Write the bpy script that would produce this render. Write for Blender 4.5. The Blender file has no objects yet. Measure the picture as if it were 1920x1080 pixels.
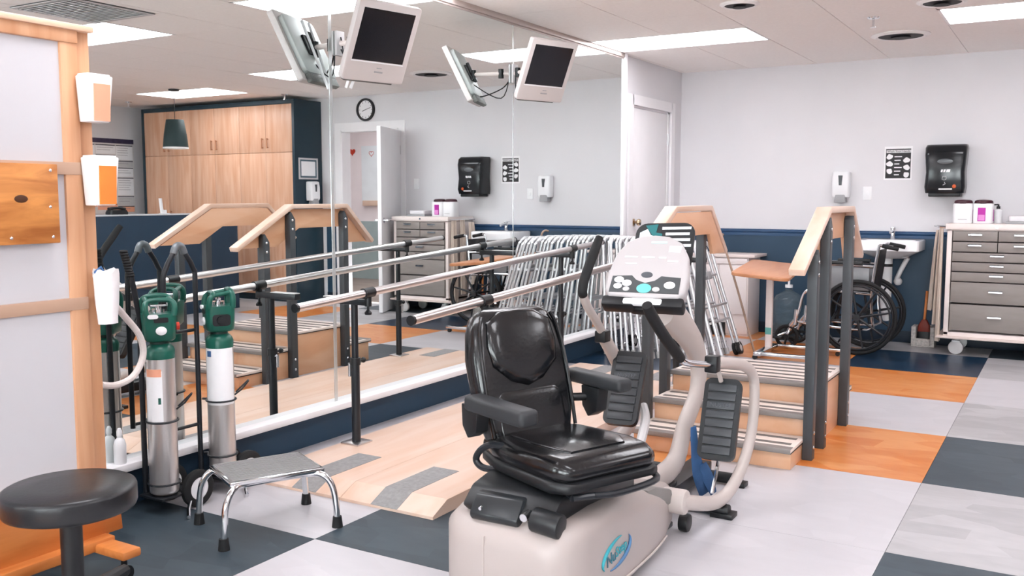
import bpy, bmesh, math, random
from mathutils import Vector as V, Matrix as M, Euler
random.seed(7)
sc = bpy.context.scene
COL = sc.collection
PI = math.pi

# ------------------------------------------------------------------ camera
F_PIX = 1760.0
HORIZON = 369.0
CAM = V((3.255, 0.0, 1.25))
PITCH = math.atan2(540 - HORIZON, F_PIX)
YAW = math.radians(30.773)
FW = V((-math.sin(YAW) * math.cos(PITCH), math.cos(YAW) * math.cos(PITCH), -math.sin(PITCH)))
RT = V((math.cos(YAW), math.sin(YAW), 0))
UP = RT.cross(FW)
cam_data = bpy.data.cameras.new('camera')
cam = bpy.data.objects.new('camera', cam_data)
COL.objects.link(cam)
cam_data.sensor_width = 36.0
cam_data.lens = F_PIX / 1920 * 36.0
cam_data.clip_start = 0.05
cam.matrix_world = M(((RT.x, UP.x, -FW.x, CAM.x), (RT.y, UP.y, -FW.y, CAM.y), (RT.z, UP.z, -FW.z, CAM.z), (0, 0, 0, 1)))
cam_data.dof.use_dof = True
cam_data.dof.focus_distance = 4.6
cam_data.dof.aperture_fstop = 7.0
sc.camera = cam


def PX(px, py, x=None, y=None, z=None):
    """photo pixel + the plane the thing touches -> point in metres"""
    d = FW + RT * ((px - 960) / F_PIX) - UP * ((py - 540) / F_PIX)
    if x is not None:
        t = (x - CAM.x) / d.x
    elif y is not None:
        t = (y - CAM.y) / d.y
    else:
        t = (z - CAM.z) / d.z
    return CAM + d * t


# ------------------------------------------------------------------ world, exposure
world = bpy.data.worlds.new('world')
sc.world = world
world.use_nodes = True
bg = world.node_tree.nodes['Background']
bg.inputs[0].default_value = (0.93, 0.96, 1.0, 1)
bg.inputs[1].default_value = 11.0
sc.view_settings.view_transform = 'Standard'
sc.view_settings.look = 'None'
sc.view_settings.gamma = 1.0
sc.view_settings.use_curve_mapping = False
sc.view_settings.exposure = 0.95
LIGHT_STRENGTH = 6.0

# ------------------------------------------------------------------ room numbers
ROOM_X = 7.55      # right wall
ROOM_Y = 8.62      # back wall
ROOM_Y0 = -2.6     # wall behind the camera
CEIL = 2.42
MIRROR_X = 0.03


# ------------------------------------------------------------------ helpers
def lin(h):
    h = h.lstrip('#')
    o = []
    for i in (0, 2, 4):
        c = int(h[i:i + 2], 16) / 255
        o.append(c / 12.92 if c <= 0.04045 else ((c + 0.055) / 1.055) ** 2.4)
    return (o[0], o[1], o[2], 1)


MATS = {}


def mat(name, col, rough=0.5, metal=0.0, var=0.06, scale=6.0, stretch=(1, 1, 1), bump=0.0, bscale=60.0,
        coat=0.0, trans=0.0, emit=0.0, spec=0.5, ior=1.45, alpha=1.0, detail=3.0):
    if name in MATS:
        return MATS[name]
    m = bpy.data.materials.new(name)
    m.use_nodes = True
    nt = m.node_tree
    p = nt.nodes['Principled BSDF']
    c = lin(col)
    tc = nt.nodes.new('ShaderNodeTexCoord')
    mp = nt.nodes.new('ShaderNodeMapping')
    mp.inputs['Scale'].default_value = stretch
    nt.links.new(tc.outputs['Object'], mp.inputs['Vector'])
    if var > 0:
        n = nt.nodes.new('ShaderNodeTexNoise')
        n.inputs['Scale'].default_value = scale
        n.inputs['Detail'].default_value = detail
        nt.links.new(mp.outputs[0], n.inputs['Vector'])
        r = nt.nodes.new('ShaderNodeValToRGB')
        r.color_ramp.elements[0].position = 0.3
        r.color_ramp.elements[1].position = 0.7
        a, b = 1 - var, 1 + var
        r.color_ramp.elements[0].color = (c[0] * a, c[1] * a, c[2] * a, 1)
        r.color_ramp.elements[1].color = (min(1, c[0] * b), min(1, c[1] * b), min(1, c[2] * b), 1)
        nt.links.new(n.outputs['Fac'], r.inputs[0])
        nt.links.new(r.outputs[0], p.inputs['Base Color'])
    else:
        p.inputs['Base Color'].default_value = c
    if bump > 0:
        n2 = nt.nodes.new('ShaderNodeTexNoise')
        n2.inputs['Scale'].default_value = bscale
        nt.links.new(mp.outputs[0], n2.inputs['Vector'])
        b = nt.nodes.new('ShaderNodeBump')
        b.inputs['Strength'].default_value = bump
        b.inputs['Distance'].default_value = 0.004
        nt.links.new(n2.outputs['Fac'], b.inputs['Height'])
        nt.links.new(b.outputs[0], p.inputs['Normal'])
    p.inputs['Roughness'].default_value = rough
    p.inputs['Metallic'].default_value = metal
    p.inputs['Specular IOR Level'].default_value = spec
    p.inputs['IOR'].default_value = ior
    p.inputs['Coat Weight'].default_value = coat
    p.inputs['Coat Roughness'].default_value = 0.1
    p.inputs['Transmission Weight'].default_value = trans
    p.inputs['Alpha'].default_value = alpha
    if emit > 0:
        p.inputs['Emission Color'].default_value = c
        p.inputs['Emission Strength'].default_value = emit
    MATS[name] = m
    return m


def wood(name, col, dark, rough=0.4, stretch=(1, 6, 6), scale=4.0, knots=False):
    """wood grain: stretched noise between two tones"""
    m = bpy.data.materials.new(name)
    m.use_nodes = True
    nt = m.node_tree
    p = nt.nodes['Principled BSDF']
    tc = nt.nodes.new('ShaderNodeTexCoord')
    mp = nt.nodes.new('ShaderNodeMapping')
    mp.inputs['Scale'].default_value = stretch
    nt.links.new(tc.outputs['Object'], mp.inputs['Vector'])
    n = nt.nodes.new('ShaderNodeTexNoise')
    n.inputs['Scale'].default_value = scale
    n.inputs['Detail'].default_value = 6
    n.inputs['Distortion'].default_value = 0.6
    nt.links.new(mp.outputs[0], n.inputs['Vector'])
    r = nt.nodes.new('ShaderNodeValToRGB')
    r.color_ramp.elements[0].position = 0.32
    r.color_ramp.elements[1].position = 0.62
    r.color_ramp.elements[0].color = lin(dark)
    r.color_ramp.elements[1].color = lin(col)
    nt.links.new(n.outputs['Fac'], r.inputs[0])
    nt.links.new(r.outputs[0], p.inputs['Base Color'])
    p.inputs['Roughness'].default_value = rough
    MATS[name] = m
    return m


class G:
    """collects shapes, builds ONE mesh object"""

    def __init__(s):
        s.bm = bmesh.new()

    def _xf(s, verts, mtx):
        bmesh.ops.transform(s.bm, matrix=mtx, verts=verts)

    def box(s, c, d, rot=None):
        r = bmesh.ops.create_cube(s.bm, size=1.0)
        m = M.Translation(V(c)) @ (rot.to_4x4() if rot is not None else M()) @ M.Diagonal((d[0], d[1], d[2], 1))
        s._xf(r['verts'], m)
        return s

    def span(s, a, b):
        a, b = V(a), V(b)
        return s.box((a + b) / 2, [abs(b[i] - a[i]) for i in range(3)])

    def cyl(s, a, b, r, r2=None, n=16):
        a, b = V(a), V(b)
        d = b - a
        q = V((0, 0, 1)).rotation_difference(d.normalized()).to_matrix().to_4x4()
        res = bmesh.ops.create_cone(s.bm, cap_ends=True, segments=n, radius1=r, radius2=r if r2 is None else r2, depth=d.length)
        s._xf(res['verts'], M.Translation((a + b) / 2) @ q)
        return s

    def ball(s, c, r, n=16):
        if not hasattr(r, '__len__'):
            r = (r, r, r)
        res = bmesh.ops.create_uvsphere(s.bm, u_segments=n, v_segments=max(6, n // 2), radius=1)
        s._xf(res['verts'], M.Translation(V(c)) @ M.Diagonal((r[0], r[1], r[2], 1)))
        return s

    def rings(s, rings, closed=False, caps=True):
        vs = [[s.bm.verts.new(V(p)) for p in ring] for ring in rings]
        k = len(vs)
        for i in range(k if closed else k - 1):
            a, b = vs[i], vs[(i + 1) % k]
            n = len(a)
            for j in range(n):
                s.bm.faces.new((a[j], a[(j + 1) % n], b[(j + 1) % n], b[j]))
        if caps and not closed:
            s.bm.faces.new(list(reversed(vs[0])))
            s.bm.faces.new(vs[-1])
        return s

    def tube(s, pts, r, n=10, closed=False, sm=0, flat=1.0, upv=None):
        """sweep a circle (or flat ellipse) along a path; r number or list"""
        pts = [V(p) for p in pts]
        rr = list(r) if hasattr(r, '__len__') else [r] * len(pts)
        if sm:
            npt, nr = [], []
            k = len(pts)
            segs = k if closed else k - 1
            for i in range(segs):
                p0 = pts[(i - 1) % k] if (closed or i > 0) else pts[0]
                p1, p2 = pts[i], pts[(i + 1) % k]
                p3 = pts[(i + 2) % k] if (closed or i + 2 < k) else pts[-1]
                for j in range(sm):
                    t = j / sm
                    npt.append(0.5 * ((2 * p1) + (p2 - p0) * t + (2 * p0 - 5 * p1 + 4 * p2 - p3) * t * t + (3 * p1 - p0 - 3 * p2 + p3) * t ** 3))
                    nr.append(rr[i] * (1 - t) + rr[(i + 1) % k] * t)
            if not closed:
                npt.append(pts[-1])
                nr.append(rr[-1])
            pts, rr = npt, nr
        k = len(pts)
        out = []
        prev = None
        for i in range(k):
            if closed:
                t = (pts[(i + 1) % k] - pts[i - 1]).normalized()
            else:
                t = (pts[min(i + 1, k - 1)] - pts[max(i - 1, 0)]).normalized()
            if upv is not None:
                u = V(upv)
            elif prev is None:
                u = V((0, 0, 1)) if abs(t.z) < 0.9 else V((1, 0, 0))
            else:
                u = prev
            u = (u - t * u.dot(t)).normalized()
            prev = u
            w = t.cross(u)
            out.append([pts[i] + (u * math.cos(2 * PI * j / n) + w * math.sin(2 * PI * j / n) * flat) * rr[i] for j in range(n)])
        return s.rings(out, closed=closed)

    def lathe(s, prof, c=(0, 0, 0), n=24, mtx=None, closed=False):
        c = V(c)
        rings = []
        for r, z in prof:
            ring = [V((max(r, 1e-4) * math.cos(2 * PI * j / n), max(r, 1e-4) * math.sin(2 * PI * j / n), z)) for j in range(n)]
            rings.append([c + (mtx @ p if mtx is not None else p) for p in ring])
        return s.rings(rings, closed=closed)

    def prism(s, poly, a, b, fn):
        """polygon of 2d points, extruded from a to b; fn(u, v, w) -> 3d"""
        return s.rings([[V(fn(u, v, a)) for u, v in poly], [V(fn(u, v, b)) for u, v in poly]])

    def build(s, name, m, parent=None, bev=0.0, seg=2, smooth=True, loc=None, rot=None, sub=0, ang=35):
        bm = s.bm
        bmesh.ops.recalc_face_normals(bm, faces=bm.faces)
        if bev > 0:
            ed = [e for e in bm.edges if len(e.link_faces) == 2 and e.calc_face_angle(0) > 0.5]
            bmesh.ops.bevel(bm, geom=ed, offset=bev, segments=seg, affect='EDGES', clamp_overlap=True, profile=0.5)
        me = bpy.data.meshes.new(name)
        bm.to_mesh(me)
        bm.free()
        me.materials.append(m)
        if smooth:
            me.shade_smooth()
            me.set_sharp_from_angle(angle=math.radians(ang))
        return link(name, me, parent, loc, rot, sub)


def link(name, me, parent=None, loc=None, rot=None, sub=0):
    o = bpy.data.objects.new(name, me)
    COL.objects.link(o)
    if parent is not None:
        o.parent = parent
    if loc is not None:
        o.location = loc
    if rot is not None:
        o.rotation_euler = rot
    if sub:
        md = o.modifiers.new('subdivision', 'SUBSURF')
        md.levels = sub
        md.render_levels = sub
    return o


def thing(name, label, cat, loc=(0, 0, 0), rz=0.0, group=None):
    o = bpy.data.objects.new(name, None)
    o.empty_display_size = 0.1
    COL.objects.link(o)
    o.location = loc
    o.rotation_euler = (0, 0, rz)
    return tag(o, label, cat, group)


def tag(o, label, cat, group=None):
    o['label'] = label
    o['category'] = cat
    if group:
        o['group'] = group
    return o


def structure(o, label=None):
    o['kind'] = 'structure'
    if label:
        o['label'] = label
    return o


def copy_tree(o, parent=None):
    c = o.copy()
    COL.objects.link(c)
    c.parent = parent
    for ch in list(o.children):
        copy_tree(ch, c)
    return c


def rrect(w, h, r, n=5, cx=0, cy=0):
    """rounded rectangle outline"""
    out = []
    for qx, qy, a0 in ((1, 1, 0), (-1, 1, 90), (-1, -1, 180), (1, -1, 270)):
        for i in range(n + 1):
            a = math.radians(a0 + 90 * i / n)
            out.append((cx + qx * (w / 2 - r) + r * math.cos(a), cy + qy * (h / 2 - r) + r * math.sin(a)))
    return out


def words(name, body, size, m, parent, mtx, ext=0.0006, align='CENTER', shear=0.0):
    cu = bpy.data.curves.new(name, 'FONT')
    cu.body = body
    cu.size = size
    cu.extrude = ext
    cu.align_x = align
    cu.align_y = 'CENTER'
    cu.shear = shear
    cu.resolution_u = 3
    t = bpy.data.objects.new(name, cu)
    COL.objects.link(t)
    me = bpy.data.meshes.new_from_object(t.evaluated_get(bpy.context.evaluated_depsgraph_get()))
    bpy.data.objects.remove(t)
    me.name = name
    me.materials.clear()
    me.materials.append(m)
    o = link(name, me, parent)
    o.matrix_local = mtx
    return o


def frame_mtx(o, xa, za):
    """4x4 whose local X is xa, local Z is za, at o"""
    x = V(xa).normalized()
    z = V(za).normalized()
    y = z.cross(x).normalized()
    x = y.cross(z)
    return M(((x.x, y.x, z.x, o[0]), (x.y, y.y, z.y, o[1]), (x.z, y.z, z.z, o[2]), (0, 0, 0, 1)))


# ------------------------------------------------------------------ materials
WALL = mat('painted wall grey', '#dddbde', 0.7, var=0.015, scale=3, bump=0.05, bscale=180)
NAVY = mat('navy wall paint', '#2a445a', 0.45, var=0.06, scale=3)
NAVYTRIM = mat('navy trim', '#22456a', 0.35, var=0.04)
WHITEP = mat('white door paint', '#eeecee', 0.4, var=0.015)
CEILT = mat('ceiling tile', '#f6f1ee', 0.9, var=0.02, scale=40, bump=0.08, bscale=220)
TBAR = mat('ceiling grid', '#ded7d5', 0.5, var=0.01)
LAMP = mat('fluorescent diffuser', '#fbfaff', 0.5, var=0, emit=LIGHT_STRENGTH)
LAMPF = mat('light frame', '#f2f0f0', 0.4, var=0.01)
WOODL = wood('maple laminate', '#dfb190', '#d59f7a', 0.38, (2, 0.5, 2), 3)
WOODS = wood('maple ply pale', '#dfc5b5', '#d7b49d', 0.35, (3, 0.4, 3), 3)
WOODC = wood('cabinet laminate', '#d3a98f', '#c39273', 0.4, (6, 6, 0.5), 3)
WOODO = wood('orange pine', '#d88747', '#b9642a', 0.4, (4, 0.6, 4), 3)
WOODT = wood('table top laminate', '#c98d66', '#bb7b52', 0.35, (4, 0.6, 4), 3)
WOODF = wood('board frame wood', '#d3a27e', '#c48d66', 0.45, (6, 6, 0.6), 3)
BLACK = mat('black plastic', '#16181b', 0.42, var=0.1, scale=30)
BLACKM = mat('black steel', '#1c1f24', 0.35, var=0.06, scale=20)
CHAR = mat('charcoal post', '#3f4347', 0.42, var=0.05, scale=12)
VINYL = mat('black vinyl', '#0f1013', 0.22, var=0.08, scale=20, bump=0.12, bscale=90, coat=0.25)
RUBBER = mat('rubber', '#141517', 0.7, var=0.1, scale=40)
CHROME = mat('chrome', '#dfe1e4', 0.13, metal=1.0, var=0.02)
STEEL = mat('brushed steel bar', '#d9d6d6', 0.28, metal=1.0, var=0.03, scale=10)
ALU = mat('aluminium', '#dcdddf', 0.33, metal=1.0, var=0.03)
ALUW = mat('walker grey aluminium', '#d7d7da', 0.36, metal=0.7, var=0.04)
WHITE = mat('white plastic', '#ededef', 0.35, var=0.015)
PAPER = mat('paper', '#f1f0f2', 0.8, var=0.02)
BEIGE = mat('beige shell', '#a69b97', 0.4, var=0.025, scale=3)
BEIGED = mat('beige arm', '#bcb1ac', 0.42, var=0.03, scale=5)
GREYM = mat('grey anti-slip mat', '#8f8d8d', 0.85, var=0.12, scale=60, bump=0.3, bscale=200)
GREYD = mat('cart drawer grey', '#8b837f', 0.5, var=0.06, scale=7, stretch=(1, 1, 4))
CARTW = mat('cart cream', '#e8dcd8', 0.42, var=0.03)
TEAL = mat('teal print', '#2f9aa6', 0.5, var=0.03)
TEALD = mat('deep teal print', '#1f6f72', 0.5, var=0.05)
GREEN = mat('green regulator plastic', '#175a4c', 0.32, var=0.06, scale=15)
REDP = mat('red knob', '#d8361c', 0.35, var=0.05)
ORANGEP = mat('orange print', '#f08a3c', 0.55, var=0.08, scale=12)
PEACHP = mat('peach print', '#f2ab8c', 0.55, var=0.06, scale=12)
MAGENTA = mat('magenta label', '#b2209a', 0.5, var=0.04)
GLASSM = mat('mirror glass', '#eef3f2', 0.0, metal=1.0, var=0)
SCREEN = mat('dark screen', '#10141b', 0.18, var=0.05)
CLOTH = mat('cream cloth', '#d9c8ba', 0.85, var=0.06, scale=12, bump=0.15)
BLUE = mat('blue strap', '#39608f', 0.7, var=0.08, scale=20)
GREY = mat('mid grey plastic', '#9d9d9f', 0.5, var=0.04)
GREYL = mat('light grey plastic', '#c9c7c8', 0.45, var=0.03)
DARKV = mat('vent dark', '#25262a', 0.6, var=0.1)

# ================================================================== THE ROOM
def tile_mat(name, a, b, rough=0.3, stretch=(2.2, 5, 1)):
    m = bpy.data.materials.new(name)
    m.use_nodes = True
    nt = m.node_tree
    p = nt.nodes['Principled BSDF']
    tc = nt.nodes.new('ShaderNodeTexCoord')
    mp = nt.nodes.new('ShaderNodeMapping')
    mp.inputs['Scale'].default_value = stretch
    mp.inputs['Rotation'].default_value = (0, 0, 0.35)
    oi = nt.nodes.new('ShaderNodeObjectInfo')
    ad = nt.nodes.new('ShaderNodeVectorMath')
    nt.links.new(tc.outputs['Object'], ad.inputs[0])
    nt.links.new(oi.outputs['Location'], ad.inputs[1])
    nt.links.new(ad.outputs[0], mp.inputs['Vector'])
    v = nt.nodes.new('ShaderNodeTexVoronoi')
    v.inputs['Scale'].default_value = 1.6
    v.inputs['Randomness'].default_value = 1.0
    nt.links.new(mp.outputs[0], v.inputs['Vector'])
    n = nt.nodes.new('ShaderNodeTexNoise')
    n.inputs['Scale'].default_value = 4
    n.inputs['Detail'].default_value = 5
    nt.links.new(mp.outputs[0], n.inputs['Vector'])
    mx = nt.nodes.new('ShaderNodeMath')
    mx.operation = 'MULTIPLY_ADD'
    mx.inputs[1].default_value = 0.45
    sep = nt.nodes.new('ShaderNodeSeparateColor')
    nt.links.new(v.outputs['Color'], sep.inputs[0])
    nt.links.new(sep.outputs[0], mx.inputs[0])
    hf = nt.nodes.new('ShaderNodeMath')
    hf.operation = 'MULTIPLY'
    hf.inputs[1].default_value = 0.55
    nt.links.new(n.outputs['Fac'], hf.inputs[0])
    nt.links.new(hf.outputs[0], mx.inputs[2])
    r = nt.nodes.new('ShaderNodeValToRGB')
    r.color_ramp.elements[0].position = 0.25
    r.color_ramp.elements[1].position = 0.75
    r.color_ramp.elements[0].color = lin(a)
    r.color_ramp.elements[1].color = lin(b)
    nt.links.new(mx.outputs[0], r.inputs[0])
    nt.links.new(r.outputs[0], p.inputs['Base Color'])
    p.inputs['Roughness'].default_value = rough
    p.inputs['Specular IOR Level'].default_value = 0.35
    return m


T_W = tile_mat('floor tile white', '#bab7bb', '#c1bec2', 0.3)
T_G = tile_mat('floor tile mottled grey', '#a09ea0', '#b4b2b4', 0.32)
T_O = tile_mat('floor tile orange', '#c4712f', '#d29059', 0.32)
T_S = tile_mat('floor tile slate', '#2f3b43', '#3e4a52', 0.45)
T_N = tile_mat('floor tile navy', '#0f2336', '#1a344c', 0.28)
floor = structure(G().span((0, ROOM_Y0, -0.06), (ROOM_X, ROOM_Y, -0.006)).build('floor', mat('floor joint', '#8f8b8c', 0.7)))
XL = [0.0] + [0.924 + 0.91 * i for i in range(8)] + [ROOM_X]
YL = [ROOM_Y0] + [2.5 + 0.936 * j for j in range(-5, 7)] + [ROOM_Y]
KNOWN = {(0, -1): T_S, (0, 0): T_W, (1, -1): T_W, (1, 0): T_S, (1, 1): T_O, (1, 2): T_W, (1, 3): T_S, (1, 4): T_W, (1, 5): T_O, (1, 6): T_W,
         (2, 0): T_W, (2, 1): T_W, (2, 2): T_O, (2, 3): T_W, (2, 4): T_O, (2, 5): T_N, (2, 6): T_G,
         (3, 0): T_S, (3, 1): T_G, (3, 2): T_S, (3, 3): T_G, (3, 4): T_W, (3, 5): T_G, (3, 6): T_S, (4, 3): T_O,
         (0, 1): T_W, (0, 2): T_W, (0, 3): T_W, (0, 4): T_N, (0, 5): T_W, (0, 6): T_O, (2, -1): T_W}
for i in range(len(XL) - 1):
    for jj in range(len(YL) - 1):
        j = jj - 6
        m = KNOWN.get((i, j))
        if m is None:
            m = [T_W, T_G, T_W, T_S, T_W, T_O][(i * 2 + j * 3) % 6]
        x0, x1, y0, y1 = XL[i], XL[i + 1], YL[jj], YL[jj + 1]
        g = 0.0008
        o = G().box((0, 0, 0), (x1 - x0 - 2 * g, y1 - y0 - 2 * g, 0.006)).build('floor_tile', m, floor, smooth=False)
        o.location = ((x0 + x1) / 2, (y0 + y1) / 2, -0.003)

# ---- walls
D1 = (7.45, 8.35, 2.04)           # door in the mirror wall: y0, y1, height
D2 = (3.43, 4.29, 2.03)           # open door in the back wall: x0, x1, height
TH = 0.12
g = G()
g.span((-TH, ROOM_Y0 - TH, 0), (0, D1[0], CEIL)).span((-TH, D1[1], 0), (0, ROOM_Y + TH, CEIL)).span((-TH, D1[0], D1[2]), (0, D1[1], CEIL))
structure(g.build('wall_left', WALL, smooth=False))
g = G()
g.span((0, ROOM_Y, 0), (D2[0], ROOM_Y + TH, CEIL)).span((D2[1], ROOM_Y, 0), (ROOM_X, ROOM_Y + TH, CEIL)).span((D2[0], ROOM_Y, D2[2]), (D2[1], ROOM_Y + TH, CEIL))
structure(g.build('wall_back', WALL, smooth=False))
structure(G().span((ROOM_X, ROOM_Y0 - TH, 0), (ROOM_X + TH, ROOM_Y + TH, CEIL)).build('wall_right', WALL, smooth=False))
WIN = [(0.9, 2.5), (2.9, 4.5), (4.9, 6.5)]  # unseen windows added for daylight, assumed from pale streaks on the floor
WZ0, WZ1 = 0.75, 2.2
g = G().span((0, ROOM_Y0 - TH, 0), (ROOM_X, ROOM_Y0, WZ0)).span((0, ROOM_Y0 - TH, WZ1), (ROOM_X, ROOM_Y0, CEIL))
for a, b in zip([0.0] + [q[1] for q in WIN], [q[0] for q in WIN] + [ROOM_X]):
    g.span((a, ROOM_Y0 - TH, WZ0), (b, ROOM_Y0, WZ1))
structure(g.build('wall_front', WALL, smooth=False))
GL = bpy.data.materials.new('window glass')
GL.use_nodes = True
nt = GL.node_tree
nt.nodes.remove(nt.nodes['Principled BSDF'])
tr_, gs_, mx_, fr_ = (nt.nodes.new('ShaderNode' + q) for q in ('BsdfTransparent', 'BsdfGlossy', 'MixShader', 'Fresnel'))
gs_.inputs['Roughness'].default_value = 0.02
tr_.inputs[0].default_value = (0.95, 0.97, 0.96, 1)
nt.links.new(fr_.outputs[0], mx_.inputs[0])
nt.links.new(tr_.outputs[0], mx_.inputs[1])
nt.links.new(gs_.outputs[0], mx_.inputs[2])
nt.links.new(mx_.outputs[0], nt.nodes['Material Output'].inputs[0])
for k, (a, b) in enumerate(WIN):
    wn = structure(bpy.data.objects.new('window_%d' % (k + 1), None), 'added white-framed window, unseen behind the camera, letting in daylight')
    COL.objects.link(wn)
    y_ = ROOM_Y0 - 0.06
    f_ = G().span((a, y_ - 0.05, WZ0), (b, y_ + 0.06, WZ0 + 0.05)).span((a, y_ - 0.05, WZ1 - 0.05), (b, y_ + 0.05, WZ1))
    for q in (a, (a + b) / 2 - 0.025, b - 0.05):
        f_.span((q, y_ - 0.05, WZ0 + 0.05), (q + 0.05, y_ + 0.05, WZ1 - 0.05))
    f_.build('window_frame', WHITEP, wn, smooth=False)
    for q in (a + 0.05, (a + b) / 2 + 0.025):
        G().span((q, y_ - 0.003, WZ0 + 0.05), (q + (b - a) / 2 - 0.075, y_ + 0.003, WZ1 - 0.05)).build('pane', GL, wn, smooth=False)
# navy wainscot and chair rail on the back wall, navy base under the mirror
for n_, (a, b) in enumerate(((0.005, D2[0] - 0.1), (D2[1] + 0.1, 4.54))):
    structure(G().span((a, ROOM_Y - 0.006, 0), (b, ROOM_Y, 0.91)).build('trim_%d' % (n_ + 1), NAVY, smooth=False))
    g = G().prism([(0, 0.895), (0, 0.955), (0.012, 0.955), (0.022, 0.945), (0.022, 0.935), (0.012, 0.92), (0.012, 0.895)], a, b, lambda u, v, w: (w, ROOM_Y - u, v))
    structure(g.build('trim_%d' % (n_ + 3), NAVYTRIM, smooth=False))
    structure(G().span((a, ROOM_Y - 0.014, 0), (b, ROOM_Y - 0.006, 0.1)).build('baseboard_back_%d' % (n_ + 1) if n_ else 'baseboard_back', mat('dark cove base', '#0f2233', 0.5), bev=0.003))
structure(G().span((0, ROOM_Y0, 0), (0.006, D1[0] - 0.12, 0.175)).build('baseboard_left', NAVY, smooth=False))
structure(G().span((ROOM_X - 0.012, ROOM_Y0, 0), (ROOM_X, ROOM_Y, 0.1)).build('baseboard_right', NAVY, smooth=False))

# ---- ceiling with lay-in tiles
ceiling = structure(G().span((-TH, ROOM_Y0 - TH, CEIL + 0.005), (ROOM_X + TH, ROOM_Y + TH, CEIL + 0.08)).build('ceiling', TBAR, smooth=False))
LX, LY, P = 0.04, 6.545, 0.605
LIGHTS = [(0, 0), (4, 0), (0, -4), (4, -4), (8, 1), (8, -4), (0, -8), (4, -8), (8, -8), (0, -12), (4, -12), (8, -12)]
taken = set()
for (ci, cj) in LIGHTS:
    taken.add((ci, cj))
    taken.add((ci + 1, cj))
tile_me = None
for i in range(-1, 13):
    for j in range(-16, 5):
        if (i, j) in taken:
            continue
        x0, x1 = max(0.0, LX + i * P), min(ROOM_X, LX + (i + 1) * P)
        y0, y1 = max(ROOM_Y0, LY + j * P), min(ROOM_Y, LY + (j + 1) * P)
        if x1 - x0 < 0.02 or y1 - y0 < 0.02:
            continue
        full = abs(x1 - x0 - P) < 1e-4 and abs(y1 - y0 - P) < 1e-4
        if full and tile_me is not None:
            o = link('ceiling_tile', tile_me, ceiling)
        else:
            o = G().box((0, 0, 0), (x1 - x0 - 0.006, y1 - y0 - 0.0025, 0.005)).build('ceiling_tile', CEILT, ceiling, smooth=False)
            if full:
                tile_me = o.data
        o.location = ((x0 + x1) / 2, (y0 + y1) / 2, CEIL + 0.0025)
WHERE = ['beside the top of the mirror wall, nearest the closed white door', 'above the drawer cart side of the room near the back wall',
         'over the parallel bars beside the mirror', 'in the middle of the room, seen in the mirror at left', 'over the reception counter by the tall cabinets',
         'over the far right floor, in front of the reception counter', 'over the wheeled board beside the mirror', 'above the camera position', 'right of the camera position',
         'at the rear beside the mirror wall', 'at the rear middle of the room', 'at the rear right of the room']
for k, (ci, cj) in enumerate(LIGHTS):
    x0, y0 = LX + ci * P, LY + cj * P
    t = thing('ceiling_light', 'bright rectangular ceiling light ' + WHERE[k], 'ceiling light', (x0 + P, y0 + P / 2, CEIL), group='fluorescent ceiling lights')
    f = G()
    for a, b in (((-P, -P / 2), (P, -P / 2 + 0.016)), ((-P, P / 2 - 0.016), (P, P / 2)), ((-P, -P / 2), (-P + 0.016, P / 2)), ((P - 0.016, -P / 2), (P, P / 2))):
        f.span((a[0], a[1], -0.002), (b[0], b[1], 0.005))
    f.build('frame', LAMPF, t, smooth=False)
    G().span((-P + 0.016, -P / 2 + 0.016, 0.001), (P - 0.016, P / 2 - 0.016, 0.005)).build('diffuser', LAMP, t, smooth=False)

# round ceiling air diffusers, sprinklers, return grille
for (x, y, r, lab) in ((2.12, 7.42, 0.17, 'largest round ceiling vent, dark, beside the sprinkler above the drawer cart'),
                       (2.52, 6.28, 0.12, 'round dark ceiling vent at the top edge next to a bright light'),
                       (1.45, 5.74, 0.1, 'small round dark ceiling vent above the training stairs')):
    t = thing('ceiling_vent', lab, 'vent', (x, y, CEIL), group='round ceiling vents')
    G().lathe([(r * 0.86, 0.006), (r * 1.18, 0.0), (r * 1.2, -0.006), (r * 1.0, -0.018), (r * 0.9, -0.012), (r * 0.86, 0.0)], n=36, closed=True).build('rim', LAMPF, t)
    G().lathe([(0.001, -0.004), (r * 0.92, -0.004), (r * 0.92, -0.012), (0.001, -0.014)], n=36).build('opening', DARKV, t)
    G().lathe([(0.001, -0.017), (r * 0.4, -0.02), (r * 0.42, -0.026), (0.001, -0.03)], n=30).build('deflector', DARKV, t)
for (x, y, lab) in ((2.07, 6.62, 'chrome sprinkler head hanging beside the largest round vent'), (6.92, 7.7, 'sprinkler head hanging in front of the left end of the tall cabinets'),
                    (4.63, 8.05, 'sprinkler head hanging by the dark end of the tall cabinets')):
    t = thing('sprinkler_head', lab, 'sprinkler', (x, y, CEIL), group='ceiling sprinklers')
    G().lathe([(0.001, 0), (0.042, 0), (0.036, -0.008), (0.012, -0.012), (0.001, -0.012)]).build('escutcheon', CHROME, t)
    G().cyl((0, 0, -0.01), (0, 0, -0.06), 0.008).cyl((0, 0, -0.06), (0, 0, -0.064), 0.02).build('nozzle', CHROME, t)
t = thing('return_air_grille', 'large grey return air grille in the ceiling above the wheeled board', 'vent', (2.22, 3.82, CEIL))
G().span((-0.3, -0.3, -0.006), (0.3, 0.3, -0.001)).build('backing', GREYL, t)
G().span((-0.3, -0.3, -0.01), (0.3, -0.27, 0)).span((-0.3, 0.27, -0.01), (0.3, 0.3, 0)).span((-0.3, -0.27, -0.01), (-0.27, 0.27, 0)).span((0.27, -0.27, -0.01), (0.3, 0.27, 0)).build('frame', GREYL, t)
sl = None
for k in range(17):
    if sl is None:
        sl = G().box((0, 0, 0), (0.53, 0.02, 0.003), Euler((0.25, 0, 0)).to_matrix()).build('slat', GREYL, t)
        o = sl
    else:
        o = link('slat', sl.data, t)
    o.location = (0, -0.256 + k * 0.032, -0.011)

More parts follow.
